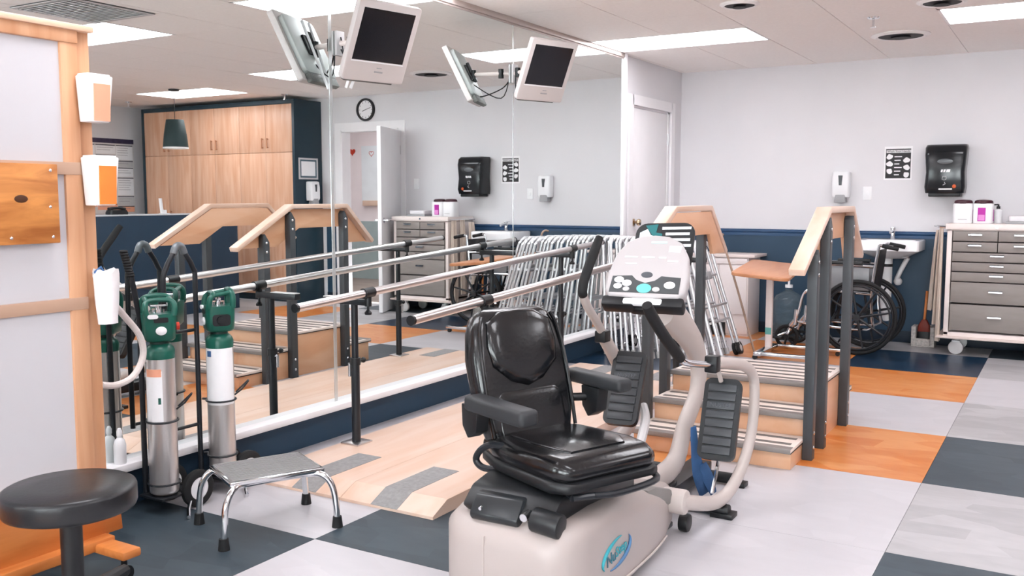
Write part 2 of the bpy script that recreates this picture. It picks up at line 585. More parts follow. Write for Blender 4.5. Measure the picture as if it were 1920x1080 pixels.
# ---- closed white door in the mirror wall
d1 = structure(bpy.data.objects.new('door_1', None), 'closed white door in the mirror wall next to the back corner')
COL.objects.link(d1)
G().span((-0.06, D1[0] + 0.035, 0.01), (-0.018, D1[1] - 0.035, D1[2] - 0.03)).build('leaf', WHITEP, d1, bev=0.002)
c = G()
c.span((-0.1, D1[0], 0), (-0.012, D1[0] + 0.032, D1[2])).span((-0.1, D1[1] - 0.032, 0), (-0.012, D1[1], D1[2])).span((-0.1, D1[0], D1[2] - 0.028), (-0.012, D1[1], D1[2]))
c.build('jamb', WHITEP, d1, smooth=False)
c = G()
c.span((0, D1[0] - 0.075, 0), (0.016, D1[0] + 0.012, D1[2] + 0.075)).span((0, D1[1] - 0.012, 0), (0.016, D1[1] + 0.075, D1[2] + 0.075)).span((0, D1[0], D1[2] - 0.012), (0.016, D1[1], D1[2] + 0.075))
c.build('casing', WHITEP, d1, smooth=False)
for z in (1.78, 1.05, 0.28):
    G().span((-0.02, D1[1] - 0.05, z - 0.05), (-0.012, D1[1] - 0.034, z + 0.05)).cyl((-0.008, D1[1] - 0.036, z - 0.05), (-0.008, D1[1] - 0.036, z + 0.05), 0.008).build('hinge', ALU, d1)
k = G()
k.lathe([(0.001, 0), (0.032, 0), (0.03, 0.008), (0.012, 0.012), (0.012, 0.03), (0.024, 0.036), (0.03, 0.05), (0.026, 0.064), (0.001, 0.068)], mtx=M.Rotation(PI / 2, 3, 'Y'))
k.build('knob', mat('brass nickel', '#b59a7d', 0.2, metal=1.0), d1, loc=(-0.018, D1[0] + 0.105, 1.03))
# ---- open door in the back wall, seen in the mirror
d2 = structure(bpy.data.objects.new('door_2', None), 'open white door beside the drawer cart, seen in the mirror')
COL.objects.link(d2)
c = G()
for yy in (ROOM_Y - 0.016, ROOM_Y + TH):
    c.span((D2[0] - 0.09, yy, 0), (D2[0] + 0.0, yy + 0.016, D2[2] + 0.085)).span((D2[1], yy, 0), (D2[1] + 0.09, yy + 0.016, D2[2] + 0.085)).span((D2[0], yy, D2[2]), (D2[1], yy + 0.016, D2[2] + 0.085))
c.build('casing', WHITEP, d2, smooth=False)
c = G()
c.span((D2[0], ROOM_Y - 0.014, 0), (D2[0] + 0.02, ROOM_Y + TH + 0.014, D2[2])).span((D2[1] - 0.02, ROOM_Y - 0.014, 0), (D2[1], ROOM_Y + TH + 0.014, D2[2])).span((D2[0], ROOM_Y - 0.014, D2[2] - 0.02), (D2[1], ROOM_Y + TH + 0.014, D2[2]))
c.build('jamb', WHITEP, d2, smooth=False)
lf = G().span((0, -0.76, 0.012), (0.042, 0, 1.995)).build('leaf', WHITEP, d2, bev=0.002, loc=(D2[0] - 0.035, ROOM_Y - 0.024, 0), rot=(0, 0, math.radians(-21.5)))
for s_ in (-1, 1):
    x = -0.002 if s_ < 0 else 0.044
    h = G().cyl((x, -0.7, 1.0), (x + 0.045 * s_, -0.7, 1.0), 0.011).tube([(x + 0.045 * s_, -0.71, 1.0), (x + 0.05 * s_, -0.66, 1.0), (x + 0.048 * s_, -0.59, 1.0)], 0.009)
    h.cyl((x, -0.7, 1.0), (x + 0.008 * s_, -0.7, 1.0), 0.028)
    h.build('handle', CHROME, lf)
for z in (1.78, 0.28):
    G().span((-0.004, -0.03, z - 0.05), (0.0, 0.0, z + 0.05)).build('hinge', ALU, lf)

# ---- room beyond the open door
BX0, BX1, BY1 = 2.7, 6.6, 11.2
PINKW = mat('warm white wall', '#ece2e2', 0.7, var=0.02)
structure(G().span((BX0, ROOM_Y + TH, -0.06), (BX1, BY1, 0)).build('floor_beyond', wood('greige plank floor', '#9c8b80', '#85746a', 0.4, (0.6, 4, 1), 3), smooth=False))
structure(G().span((BX0, BY1, 0), (BX1, BY1 + 0.1, CEIL)).build('wall_beyond', PINKW, smooth=False))
structure(G().span((BX0 - 0.1, ROOM_Y + TH, 0), (BX0, BY1 + 0.1, CEIL)).build('wall_beyond_left', PINKW, smooth=False))
structure(G().span((BX1, ROOM_Y + TH, 0), (BX1 + 0.1, BY1 + 0.1, CEIL)).build('wall_beyond_right', PINKW, smooth=False))
structure(G().span((BX0 - 0.1, ROOM_Y + TH, CEIL), (BX1 + 0.1, BY1 + 0.1, CEIL + 0.08)).build('ceiling_beyond', CEILT, smooth=False))
structure(G().span((BX0, BY1 - 0.008, 0), (BX1, BY1, 0.88)).build('trim_6', mat('sage wainscot', '#a3b3b2', 0.5), smooth=False))
for y_, lab in ((9.3, 'near the doorway'), (10.5, 'near its far wall')):  # unseen lamps added to brighten the room beyond the door
    t = thing('ceiling_light', 'unseen light added to brighten the room behind the open door, ' + lab, 'ceiling light', (4.7, y_, CEIL), group='fluorescent ceiling lights')
    G().span((-0.6, -0.3, -0.02), (0.6, 0.3, 0)).build('frame', LAMPF, t)
    G().span((-0.58, -0.28, -0.024), (0.58, 0.28, -0.02)).build('diffuser', LAMP, t)


def heart(cx, cz, s, m, lab, hollow=False):
    pts = []
    for i in range(28):
        a = 2 * PI * i / 28
        pts.append((s * 0.06 * 16 * math.sin(a) ** 3 / 1.0 * 1.0, s * 0.06 * (13 * math.cos(a) - 5 * math.cos(2 * a) - 2 * math.cos(3 * a) - math.cos(4 * a))))
    if hollow:
        g_ = G().tube([(cx + u, 0, cz + v) for u, v in pts], s * 0.12, n=6, closed=True)
    else:
        g_ = G().prism(pts, 0, 0.006, lambda u, v, w: (cx + u, w, cz + v))
    o = g_.build('heart_decoration', m, loc=(0, BY1 - 0.008, 0))
    tag(o, lab, 'decoration', 'paper hearts in the next room')


HEARTM = mat('red paper', '#c23a22', 0.6)


def VX(px, py, y):          # a thing seen in the mirror: the virtual point, folded back into the room
    p = PX(px, py, y=y)
    return V((2 * MIRROR_X - p.x, p.y, p.z))


p = VX(661, 285, BY1)
heart(p.x, p.z, 0.06, HEARTM, 'solid red paper heart on the wall beyond the open door')
p = VX(697, 288, BY1)
heart(p.x, p.z, 0.045, HEARTM, 'small hollow red heart outline on the wall beyond the open door', True)
p = VX(650, 281, BY1)
heart(p.x, p.z, 0.045, mat('gold paper', '#c08a4a', 0.6), 'small gold heart outline near the door frame', True)
p0, p1 = VX(678, 274, BY1), VX(712, 385, BY1)
o = G().span((p1.x, -0.01, p1.z), (p0.x, 0, p0.z)).build('wall_poster', mat('pale wall chart', '#e4eaec', 0.7, var=0.06, scale=3), loc=(0, BY1, 0))
tag(o, 'pale chart poster on the wall beyond the open door', 'poster')
p0, p1 = VX(680, 376, BY1 - 0.05), VX(712, 386, BY1 - 0.05)
o = G().span((p1.x, -0.06, p1.z), (p0.x, 0, p0.z)).build('wall_tray', mat('pale tray wood', '#d6b9a4', 0.5), loc=(0, BY1, 0), bev=0.006)
tag(o, 'small wooden tray shelf under the pale chart poster', 'shelf')

# ---- wall mirror
mir = thing('wall_mirror', 'wall-sized mirror in tall panels along the left wall', 'mirror', (0, 0, 0))
MZ0, MZ1 = 0.198, 2.385
seams = [-1.73, 0.06, 1.85, 3.64, 5.43, 7.2]
for a, b in zip(seams[:-1], seams[1:]):
    G().span((0.008, a + 0.0015, MZ0), (MIRROR_X, b - 0.0015, MZ1)).build('mirror_panel', GLASSM, mir, smooth=False)
for k, y in enumerate(seams[1:-1]):
    w = 0.011 if y == 3.64 else 0.003
    G().span((0.007, y - w, MZ0), (MIRROR_X + 0.0015, y + w, MZ1)).build('seam_strip', mat('clear edge strip', '#c9cfcf', 0.12, metal=0.6, var=0.02), mir, smooth=False)
G().span((0, seams[0], MZ1), (0.045, seams[-1], CEIL)).span((0.0, seams[0], MZ1 - 0.012), (0.036, seams[-1], MZ1)).build('top_trim', mat('grey aluminium trim', '#b9aca6', 0.4, metal=0.3), mir, bev=0.002)
G().span((0, seams[0], 0.165), (0.095, seams[-1] + 0.01, MZ0)).build('ledge', WHITEP, mir, bev=0.006)
G().span((0, seams[-1], MZ0), (0.045, seams[-1] + 0.06, CEIL)).build('end_casing', WHITEP, mir, bev=0.002)


# ================================================================== THINGS
def bw(g_, name, m, t, xf=None, **k):
    """shape given in room coordinates, parented to an unrotated thing (or to a part of it)"""
    if xf is not None:
        bmesh.ops.transform(g_.bm, matrix=xf, verts=g_.bm.verts)
    o = g_.build(name, m, t, **k)
    off = V((0, 0, 0))
    q = t
    while q is not None:
        off -= q.location
        q = q.parent
    o.location = off
    return o


# ---------------------------------------------------------------- parallel bars on a platform
PX0, PX1, PY0, PY1, PZ = 0.24, 1.18, 2.885, 6.12, 0.055
pb = thing('parallel_bars', 'steel parallel walking bars on black posts over a low wooden ramp platform', 'parallel bars', ((PX0 + PX1) / 2, (PY0 + PY1) / 2, 0))
prof = [(PY0, 0.0), (PY0, 0.012), (PY0 + 0.1, PZ), (PY1 - 0.1, PZ), (PY1, 0.012), (PY1, 0.0)]
xs = [PX0, PX0 + 0.47, PX1]
for k in range(2):
    bw(G().prism(prof, xs[k] + 0.0008, xs[k + 1] - 0.0008, lambda u, v, w: (w, u, v)), 'platform_board', WOODS, pb, smooth=False)
for (sx, e) in ((0.44, 0), (0.87, 0), (0.44, 1), (0.87, 1)):
    s1 = [(PY0 - 0.001, 0.0125), (PY0 + 0.1, PZ + 0.0018), (PY0 + 0.44, PZ + 0.0018), (PY0 + 0.44, PZ - 0.002), (PY0 + 0.1, PZ - 0.002), (PY0 + 0.002, 0.008)]
    if e:
        s1 = [(PY0 + PY1 - u, v) for u, v in s1]
    bw(G().prism(s1, sx, sx + 0.135, lambda u, v, w: (w, u, v)), 'grip_strip', GREYM, pb, smooth=False)
BARX = (0.39, 1.05)
BY_A, BY_B = 2.98, 6.06


def bar_z(y):
    return 0.771 + 0.0515 * (y - 3.0)


for bi, bx in enumerate(BARX):
    y0 = BY_A - 0.05 * bi
    b = bw(G().cyl((bx, y0, bar_z(y0)), (bx, BY_B, bar_z(BY_B)), 0.0195, n=20), 'bar', STEEL, pb)
    for yy, d in ((y0, -1), (BY_B, 1)):
        bw(G().cyl((bx, yy + d * 0.003, bar_z(yy)), (bx, yy - d * 0.01, bar_z(yy)), 0.0205, n=20), 'end_cap', BLACK, b)
    s_ = -1 if bi == 0 else 1
    pxx = bx + s_ * 0.085
    for py in (3.47, 5.6):
        zt = bar_z(py) - 0.045
        post = bw(G().cyl((pxx, py, PZ), (pxx, py, 0.45), 0.021).cyl((pxx, py, 0.43), (pxx, py, zt), 0.0165), 'post', BLACKM, pb)
        bw(G().cyl((pxx, py, 0.44), (pxx, py, 0.475), 0.026).cyl((pxx, py + 0.02, 0.455), (pxx, py + 0.055, 0.455), 0.006).ball((pxx, py + 0.06, 0.455), 0.014, 10), 'height_lock', BLACK, post)
        bw(G().cyl((pxx - 0.035, py, 0.38), (pxx - 0.035, py, 0.44), 0.008).span((pxx - 0.04, py - 0.006, 0.435), (pxx - 0.015, py + 0.006, 0.447)), 'locking_pin', CHROME, post)
        bw(G().span((pxx - 0.055, py - 0.055, PZ), (pxx + 0.055, py + 0.055, PZ + 0.008)), 'base_plate', STEEL, post, bev=0.002)
        a = bw(G().span((min(bx, bx + s_ * 0.27), py - 0.02, zt - 0.016), (max(bx, bx + s_ * 0.27), py + 0.02, zt + 0.014)), 'width_arm', BLACKM, pb, bev=0.004)
        bw(G().span((bx + s_ * 0.1, py - 0.0205, zt + 0.0145), (bx + s_ * 0.265, py + 0.0205, zt + 0.018)), 'scale_plate', GREYL, a)
        c = G().cyl((bx, py - 0.035, bar_z(py - 0.035)), (bx, py + 0.035, bar_z(py + 0.035)), 0.025).cyl((bx, py, zt - 0.02), (bx, py, zt + 0.045), 0.017)
        cl = bw(c, 'clamp', BLACK, pb)
        bw(G().cyl((bx, py, zt - 0.018), (bx, py, zt - 0.04), 0.006).lathe([(0.001, zt - 0.062), (0.016, zt - 0.06), (0.018, zt - 0.05), (0.008, zt - 0.038), (0.001, zt - 0.036)], (bx, py, 0), 12), 'clamp_knob', BLACK, cl)

# ---------------------------------------------------------------- training stairs
SX0, SX1 = 1.42, 2.2
st = thing('training_stairs', 'low wooden training stairs with maple handrails on charcoal posts', 'stairs', ((SX0 + SX1) / 2, 4.9, 0))
steps = [(4.26, 4.53, 0.1), (4.53, 4.79, 0.205), (4.79, 5.33, 0.31), (5.33, 5.6, 0.16)]
for k, (y0, y1, z) in enumerate(steps):
    body = bw(G().span((SX0 + 0.001, y0 + 0.012, 0), (SX1 - 0.001, y1 if k < 3 else y1 - 0.012, z - 0.016)), 'step_box', WOODL, st, bev=0.0015)
    tr = bw(G().span((SX0 - 0.004, y0 - 0.012 if k < 3 else y0, z - 0.016), (SX1 + 0.004, y1 if k < 2 else y1 + 0.012, z)), 'tread', mat('tread pale', '#e3d5cd', 0.45, var=0.04), st, bev=0.002)
    ye = y0 - 0.012 if k < 3 else y1 + 0.012
    sgn = 1 if k < 3 else -1
    bw(G().span((SX0 - 0.003, ye - 0.0025 * sgn, z - 0.02), (SX1 + 0.003, ye + 0.05 * sgn, z + 0.0025)), 'nosing', mat('grey nosing', '#8c8582', 0.5, metal=0.3, var=0.06), tr, bev=0.001)
    bw(G().span((SX0 - 0.0045, y0 - 0.0125 if k < 3 else y0, z - 0.021), (SX1 + 0.0045, y1 + (0.0125 if k >= 2 else 0), z - 0.0165)), 'edge_band', BLACK, tr)
    n = 5 if k == 2 else 2
    for q in range(n):
        yc = y0 + 0.075 + q * (y1 - y0 - 0.06) / n
        bw(G().span((SX0 + 0.02, yc, z - 0.001), (SX1 - 0.02, yc + 0.032, z + 0.0015)), 'grip_strip', mat('dark grip tape', '#6d6662', 0.8, var=0.1, scale=40), tr)
for side in (0, 1):
    s_ = 1 if side else -1
    xe = SX1 if side else SX0
    bx = xe - s_ * 0.012
    poly = [(u, v - 0.026) for u, v in [(4.30, 0.94), (4.76, 1.19), (5.31, 1.19), (5.58, 0.94), (5.37, 0.94), (5.30, 1.06), (4.86, 1.06), (4.64, 0.94)]]
    board = bw(G().prism(poly, bx - 0.011, bx + 0.011, lambda u, v, w: (w, u, v)), 'handrail_board', WOODL, st, bev=0.0015)
    top = [(4.255, 0.922), (4.758, 1.195), (5.312, 1.195), (5.60, 0.928)]
    cap = [(u, v - 0.026) for u, v in top + [(5.622, 0.95), (5.323, 1.226), (4.75, 1.226), (4.245, 0.952)]]
    bw(G().prism(cap, bx - 0.018 if side else bx - 0.056, bx + 0.056 if side else bx + 0.018, lambda u, v, w: (w, u, v)), 'handrail_cap', WOODS, st, bev=0.005)
    for (py, zt) in ((4.5, 0.995), (4.745, 1.14), (5.29, 1.14)):
        c = xe + s_ * 0.025
        pl = [(py - 0.027, 0.0), (py + 0.027, 0.0), (py + 0.027, zt - 0.045), (py - 0.012, zt + 0.01), (py - 0.027, zt - 0.012)]
        post = bw(G().prism(pl, c - 0.023, c + 0.023, lambda u, v, w: (w, u, v)), 'post', CHAR, st, bev=0.002)
        for zz in (0.06, 0.13, zt - 0.05, zt - 0.11):
            bw(G().ball((c + s_ * 0.024, py, zz), (0.004, 0.009, 0.009), 10), 'bolt', CHROME, post)

# ---------------------------------------------------------------- recumbent stepper
rs = thing('recumbent_stepper', 'beige recumbent exercise stepper with black swivel seat and console', 'exercise machine', (1.83, 2.7, 0))


def base_ring(y, xc, hw, z0, z1, r, n=5):
    w, h = 2 * hw, z1 - z0
    r = min(r, hw * 0.95, h * 0.48)
    return [V((xc + u, y, (z0 + z1) / 2 + v)) for u, v in rrect(w, h, r, n)]


XC = 1.885
body = [base_ring(2.225, XC, 0.138, 0.04, 0.24, 0.06), base_ring(2.24, XC, 0.182, 0.025, 0.285, 0.06), base_ring(2.285, XC, 0.215, 0.02, 0.312, 0.05),
        base_ring(2.36, XC, 0.228, 0.02, 0.318, 0.045), base_ring(2.5, XC, 0.231, 0.02, 0.318, 0.05), base_ring(2.72, XC, 0.225, 0.02, 0.30, 0.06),
        base_ring(2.9, XC, 0.212, 0.02, 0.262, 0.06), base_ring(3.05, XC, 0.190, 0.025, 0.215, 0.05), base_ring(3.2, XC, 0.154, 0.03, 0.18, 0.045),
        base_ring(3.32, XC, 0.105, 0.035, 0.16, 0.04), base_ring(3.36, XC, 0.073, 0.05, 0.14, 0.03)]
bd = bw(G().rings(body), 'base_shell', BEIGE, rs, ang=50)
bw(G().tube([(XC + 0.229, 2.36, 0.075), (XC + 0.231, 2.5, 0.072), (XC + 0.226, 2.72, 0.066), (XC + 0.213, 2.9, 0.06), (XC + 0.191, 3.05, 0.055)], 0.004, n=6, sm=4), 'seam_line', BEIGED, bd)
bw(G().span((XC - 0.052, 2.2225, 0.06), (XC - 0.05, 2.23, 0.27)), 'seam_line', BEIGED, bd)
bw(G().span((XC - 0.12, 2.3, 0.02), (XC + 0.12, 3.3, 0.0)).span((XC - 0.05, 3.2, 0.03), (XC + 0.05, 3.95, 0.085)), 'chassis_beam', BLACKM, rs, bev=0.005)
bw(G().cyl((1.6, 3.5, 0.028), (2.16, 3.5, 0.028), 0.024).span((2.09, 3.47, 0.0), (2.18, 3.54, 0.02)).span((1.56, 3.47, 0.0), (1.65, 3.54, 0.02)).span((XC - .04, 3.42, .02), (XC + .04, 3.55, .1)), 'stabilizer_bar', BLACK, rs, bev=0.003)
bw(G().cyl((1.62, 3.92, 0.028), (2.08, 3.92, 0.028), 0.024).span((2.03, 3.89, 0.0), (2.1, 3.95, 0.02)).span((1.58, 3.89, 0.0), (1.65, 3.95, 0.02)).span((XC - .04, 3.88, .02), (XC + .04, 3.95, .08)), 'stabilizer_bar', BLACK, rs, bev=0.003)
for s_ in (-1, 1):
    bw(G().cyl((XC + s_ * 0.16, 3.27, 0.035), (XC + s_ * 0.195, 3.27, 0.035), 0.034, n=20), 'transport_wheel', BLACK, rs, bev=0.004)
# logo on the right side
LG = V((XC + 0.2315, 2.535, 0.175))
el = []
for i in range(40):
    a = 2 * PI * i / 40
    el.append(V((0.0005, 0.1 * math.cos(a), 0.043 * math.sin(a) + 0.1 * 0.1 * math.cos(a))))
for (i0, i1, m_) in ((8, 23, TEAL), (27, 43, mat('logo blue', '#46729b', 0.5))):
    pts = [LG + el[i % 40] for i in range(i0, i1 + 1)]
    nn = len(pts)
    bw(G().tube(pts, [0.0018 + 0.0045 * math.sin(PI * i / (nn - 1)) for i in range(nn)], n=6), 'logo_ring', m_, bd)
mt = frame_mtx(LG + V((0.0015, -0.042, -0.006)) - V((1.83, 2.7, 0)), (0, 1, 0.12), (1, 0, 0))
words('logo_lettering', 'Nu', 0.052, mat('logo dark teal', '#2c6a7b', 0.5), bd, M.Translation(V((1.83, 2.7, 0))) @ mt, ext=0.001)
mt = frame_mtx(LG + V((0.0015, 0.03, 0.004)) - V((1.83, 2.7, 0)), (0, 1, 0.12), (1, 0, 0))
words('logo_lettering', 'Step', 0.046, TEAL, bd, M.Translation(V((1.83, 2.7, 0))) @ mt, ext=0.001)
# dark carriage on top of the base
g = G().prism([(2.3, 0.31), (2.27, 0.335), (2.33, 0.385), (2.45, 0.405), (2.72, 0.39), (2.86, 0.33), (2.86, 0.27)], XC - 0.16, XC + 0.15, lambda u, v, w: (w, u, v))
car = bw(g, 'seat_carriage', BLACK, rs, bev=0.012)
bw(G().prism([(2.26, 0.30), (2.25, 0.32), (2.29, 0.375), (2.36, 0.375), (2.36, 0.30)], XC - 0.12, XC + 0.045, lambda u, v, w: (w, u, v)), 'rear_cover', mat('satin black cover', '#25282b', 0.3), car, bev=0.008)
bw(G().cyl((XC + 0.09, 2.27, 0.335), (XC + 0.18, 2.27, 0.325), 0.036, n=18), 'cable_drum', BLACK, car, bev=0.006)
bw(G().cyl((XC + 0.07, 2.245, 0.34), (XC + 0.07, 2.28, 0.345), 0.012).cyl((XC + 0.1, 2.25, 0.33), (XC + 0.1, 2.28, 0.335), 0.008).cyl((XC - 0.08, 2.25, 0.34), (XC - 0.08, 2.26, 0.342), 0.005), 'bolt', CHROME, car)
bw(G().cyl((XC + 0.02, 2.57, 0.38), (XC + 0.02, 2.57, 0.45), 0.09, n=28), 'swivel_disc', BLACK, car, bev=0.01)
bw(G().prism([(2.9, 0.20), (2.88, 0.266), (2.95, 0.258), (3.1, 0.21), (3.12, 0.15)], XC + 0.05, XC + 0.19, lambda u, v, w: (w, u, v)), 'step_pocket', mat('grey pocket', '#7e7a78', 0.6), rs, bev=0.008)

# seat, swivelled to the right
SEAT = M.Translation((1.915, 2.57, 0)) @ M.Rotation(math.radians(-23), 4, 'Z')
CUSH = SEAT @ M.Translation((-0.02, 0, 0.0)) @ M.Diagonal((0.87, 0.84, 0.8, 1)) @ M.Translation((0, 0, 0.13))


def sring(x, hw, zb, zt, r, dz=0.0, n=5):
    return [V((x, u, (zb + zt) / 2 + v)) for u, v in rrect(2 * hw, zt - zb, r, n)]


cu = G().rings([sring(-0.235, 0.15, 0.42, 0.455, 0.015), sring(-0.225, 0.19, 0.40, 0.472, 0.03), sring(-0.12, 0.222, 0.392, 0.487, 0.042), sring(0.02, 0.236, 0.392, 0.492, 0.045),
                sring(0.15, 0.24, 0.392, 0.497, 0.046), sring(0.235, 0.232, 0.395, 0.492, 0.045), sring(0.275, 0.215, 0.405, 0.475, 0.033), sring(0.292, 0.18, 0.425, 0.455, 0.014)])
cush = bw(cu, 'seat_cushion', VINYL, rs, xf=CUSH, ang=60)
cu = G().rings([sring(-0.16, 0.10, 0.48, 0.489, 0.004), sring(-0.12, 0.15, 0.475, 0.496, 0.01), sring(0.05, 0.165, 0.475, 0.505, 0.014), sring(0.16, 0.16, 0.475, 0.508, 0.015), sring(0.21, 0.13, 0.478, 0.5, 0.01)])
bw(cu, 'seat_insert', VINYL, cush, xf=CUSH, ang=60)
shell = G().rings([sring(-0.23, 0.19, 0.37, 0.415, 0.015), sring(-0.1, 0.235, 0.365, 0.415, 0.02), sring(0.22, 0.245, 0.365, 0.415, 0.02), sring(0.285, 0.22, 0.372, 0.412, 0.018), sring(0.3, 0.18, 0.38, 0.405, 0.01)])
bw(shell, 'seat_pan', BLACK, rs, xf=CUSH, ang=50)
bw(G().tube([(0.30, -0.1, 0.355), (0.32, 0.0, 0.352), (0.30, 0.2, 0.36), (0.18, 0.262, 0.365)], 0.013, sm=5).tube([(0.27, -0.17, 0.35), (0.3, -0.1, 0.355)], 0.013).tube([(0.27, -0.17, 0.35), (0.05, -0.12, 0.36)], 0.013), 'swivel_lever', BLACKM, rs, xf=CUSH)
bw(G().tube([PX(u, v, y=2.44) for u, v in ((985, 868), (954, 878), (910, 878), (893, 863), (900, 845), (920, 834), (950, 838))], 0.011, sm=5), 'slide_lever', BLACKM, rs)
# backrest: local u across, v up along the tilted back
TILT = math.radians(17)
BACK = SEAT @ M.Translation((-0.17, 0.0, 0.45)) @ M.Rotation(-TILT, 4, 'Y') @ M.Diagonal((1, 0.86, 0.97, 1))


def bring(z, hw, t0, t1, r, n=5):
    return [V(((t0 + t1) / 2 + v, u, z)) for u, v in rrect(2 * hw, t1 - t0, r, n)]


bk = G().rings([bring(-0.03, 0.15, -0.03, 0.02, 0.02), bring(0.0, 0.18, -0.04, 0.035, 0.03), bring(0.08, 0.205, -0.045, 0.04, 0.035), bring(0.2, 0.218, -0.05, 0.04, 0.035),
                bring(0.3, 0.218, -0.05, 0.042, 0.036), bring(0.39, 0.198, -0.05, 0.042, 0.036), bring(0.435, 0.175, -0.045, 0.036, 0.033), bring(0.458, 0.14, -0.03, 0.02, 0.02)])
back = bw(bk, 'backrest', VINYL, rs, xf=BACK, ang=60)


def pad(outline, depth, base):
    """domed upholstery pad: outline in (u across, v up)"""
    cu_ = sum(u for u, v in outline) / len(outline)
    cv = sum(v for u, v in outline) / len(outline)
    rings = []
    for s_, h in ((1.0, -0.01), (1.0, 0.25), (0.97, 0.55), (0.88, 0.82), (0.7, 0.95), (0.4, 1.0), (0.1, 1.02)):
        rings.append([V((base + depth * h, cu_ + (u - cu_) * s_, cv + (v - cv) * s_)) for u, v in outline])
    return G().rings(rings)


hd = []
for (u, v) in [(-0.15, 0.41), (-0.165, 0.33), (-0.15, 0.26), (-0.075, 0.205), (0.0, 0.185), (0.075, 0.205), (0.15, 0.26), (0.165, 0.33), (0.15, 0.41), (0.08, 0.445), (0, 0.452), (-0.08, 0.445)]:
    hd.append((u, v))
hd2 = []
for i in range(len(hd)):
    p0, p1 = V(hd[i]), V(hd[(i + 1) % len(hd)])
    hd2 += [tuple(p0), tuple((p0 + p1) / 2)]
bw(pad(hd2, 0.032, 0.032), 'headrest_pad', VINYL, back, xf=BACK, ang=70)
lb = rrect(0.31, 0.17, 0.04, 5, 0, 0.09)
bw(pad(lb, 0.007, 0.037), 'lumbar_pad', VINYL, back, xf=BACK, ang=70)
for s_ in (-1, 1):
    bw(G().tube([(0.036, s_ * 0.195, 0.03), (0.041, s_ * 0.2, 0.2), (0.043, s_ * 0.19, 0.36), (0.04, s_ * 0.165, 0.43)], 0.007, sm=4, n=8), 'piping', VINYL, back, xf=BACK)
for s_ in (-1, 1):
    yy = -0.24 if s_ < 0 else 0.25
    ar = G().box((-0.01, yy, 0.615), (0.3, 0.07, 0.05)) if s_ < 0 else G().box((-0.13, yy, 0.632), (0.29, 0.065, 0.045))
    arm = bw(ar, 'armrest', mat('armrest rubber', '#2b2d30', 0.5, var=0.06, scale=30), rs, xf=SEAT, bev=0.014, seg=3)
    bw(G().prism([(-0.18, 0.61), (-0.09, 0.61), (-0.1, 0.53), (-0.145, 0.505), (-0.175, 0.54)], yy - 0.028, yy + 0.02, lambda u, v, w: (u, w, v)).cyl((-0.15, yy, 0.57), (-0.22, yy - s_ * 0.12, 0.57), 0.014), 'bracket', BLACK, arm, xf=SEAT, bev=0.004)

# console column and neck
colp = [PX(1262, 872, x=1.9), PX(1283, 800, x=1.9), PX(1305, 740, x=1.9), PX(1310, 690, x=1.9), PX(1300, 645, x=1.9), PX(1272, 605, x=1.9), PX(1245, 580, x=1.9)]
neck = bw(G().tube([(1.86, 3.3, 0.11)] + colp, [0.05, 0.05, 0.044, 0.043, 0.047, 0.056, 0.066, 0.07], n=14, sm=5, flat=0.7), 'console_column', BEIGED, rs, ang=60)
CN = V((0.1, -0.76, 0.64)).normalized()
CC = PX(1217, 503, x=1.92)
CMX = frame_mtx(CC, (1, 0.13, 0), CN)


def conbody(z0, z1, k=1.0):
    out = []
    for (u, v) in [(-0.105, 0.12), (-0.138, 0.06), (-0.152, -0.03), (-0.15, -0.1), (-0.13, -0.128), (-0.06, -0.132), (0, -0.135), (0.06, -0.132), (0.13, -0.128), (0.15, -0.1), (0.152, -0.03), (0.138, 0.06), (0.105, 0.12), (0.055, 0.148), (0, 0.154), (-0.055, 0.148)]:
        out.append((u * k, v * k))
    return out


rings = [[V((u, v, z)) for u, v in conbody(0, 0, s_)] for s_, z in ((0.8, -0.07), (0.97, -0.055), (1.0, -0.03), (1.0, -0.006), (0.97, 0.004), (0.93, 0.006))]
con = bw(G().rings(rings), 'console', mat('console white', '#bab5b6', 0.4, var=0.02), rs, xf=CMX, ang=50)
pn = [(-0.13, -0.115), (-0.128, -0.045), (-0.055, -0.04), (-0.035, -0.06), (0, -0.072), (0.035, -0.06), (0.055, -0.04), (0.128, -0.045), (0.13, -0.115)]
bw(G().prism(pn, 0.005, 0.0085, lambda u, v, w: (u, v, w)), 'button_panel', mat('dark button panel', '#4b4e50', 0.45), con, xf=CMX, smooth=False)
for (u, v, r, m_) in ((-0.1, -0.062, 0.016, WHITE), (-0.068, -0.076, 0.016, WHITE), (-0.1, -0.09, 0.014, WHITE), (-0.066, -0.102, 0.011, GREYL), (0.0, -0.097, 0.024, mat('aqua button', '#6cc3bf', 0.4)), (0.045, -0.1, 0.012, GREYL), (0.092, -0.08, 0.018, WHITE)):
    bw(G().lathe([(0.001, 0.008), (r, 0.008), (r, 0.011), (r * 0.8, 0.013), (0.001, 0.0135)], n=18), 'button', m_, con, xf=CMX @ M.Translation((u, v, 0)) @ M.Diagonal((1.15, 0.85, 1, 1)))
bw(G().lathe([(0.001, 0.006), (0.018, 0.006), (0.018, 0.009), (0.001, 0.009)], n=20), 'badge', mat('badge dark', '#55585e', 0.4), con, xf=CMX @ M.Translation((0.0, -0.035, 0)) @ M.Diagonal((1.2, 0.7, 1, 1)))
for (u, v, w_, h_) in ((0.02, 0.115, 0.06, 0.01), (-0.075, 0.045, 0.05, 0.008), (-0.07, 0.015, 0.045, 0.006), (-0.01, 0.045, 0.05, 0.008), (0.045, 0.045, 0.03, 0.008), (0.085, 0.085, 0.045, 0.03), (0.085, 0.03, 0.04, 0.008)):
    bw(G().box((u, v, 0.0068), (w_, h_, 0.0014)), 'printed_line', mat('faint grey print', '#d3d0d3', 0.5) if v < 0.1 else mat('faint teal print', '#bfdadb', 0.5), con, xf=CMX)
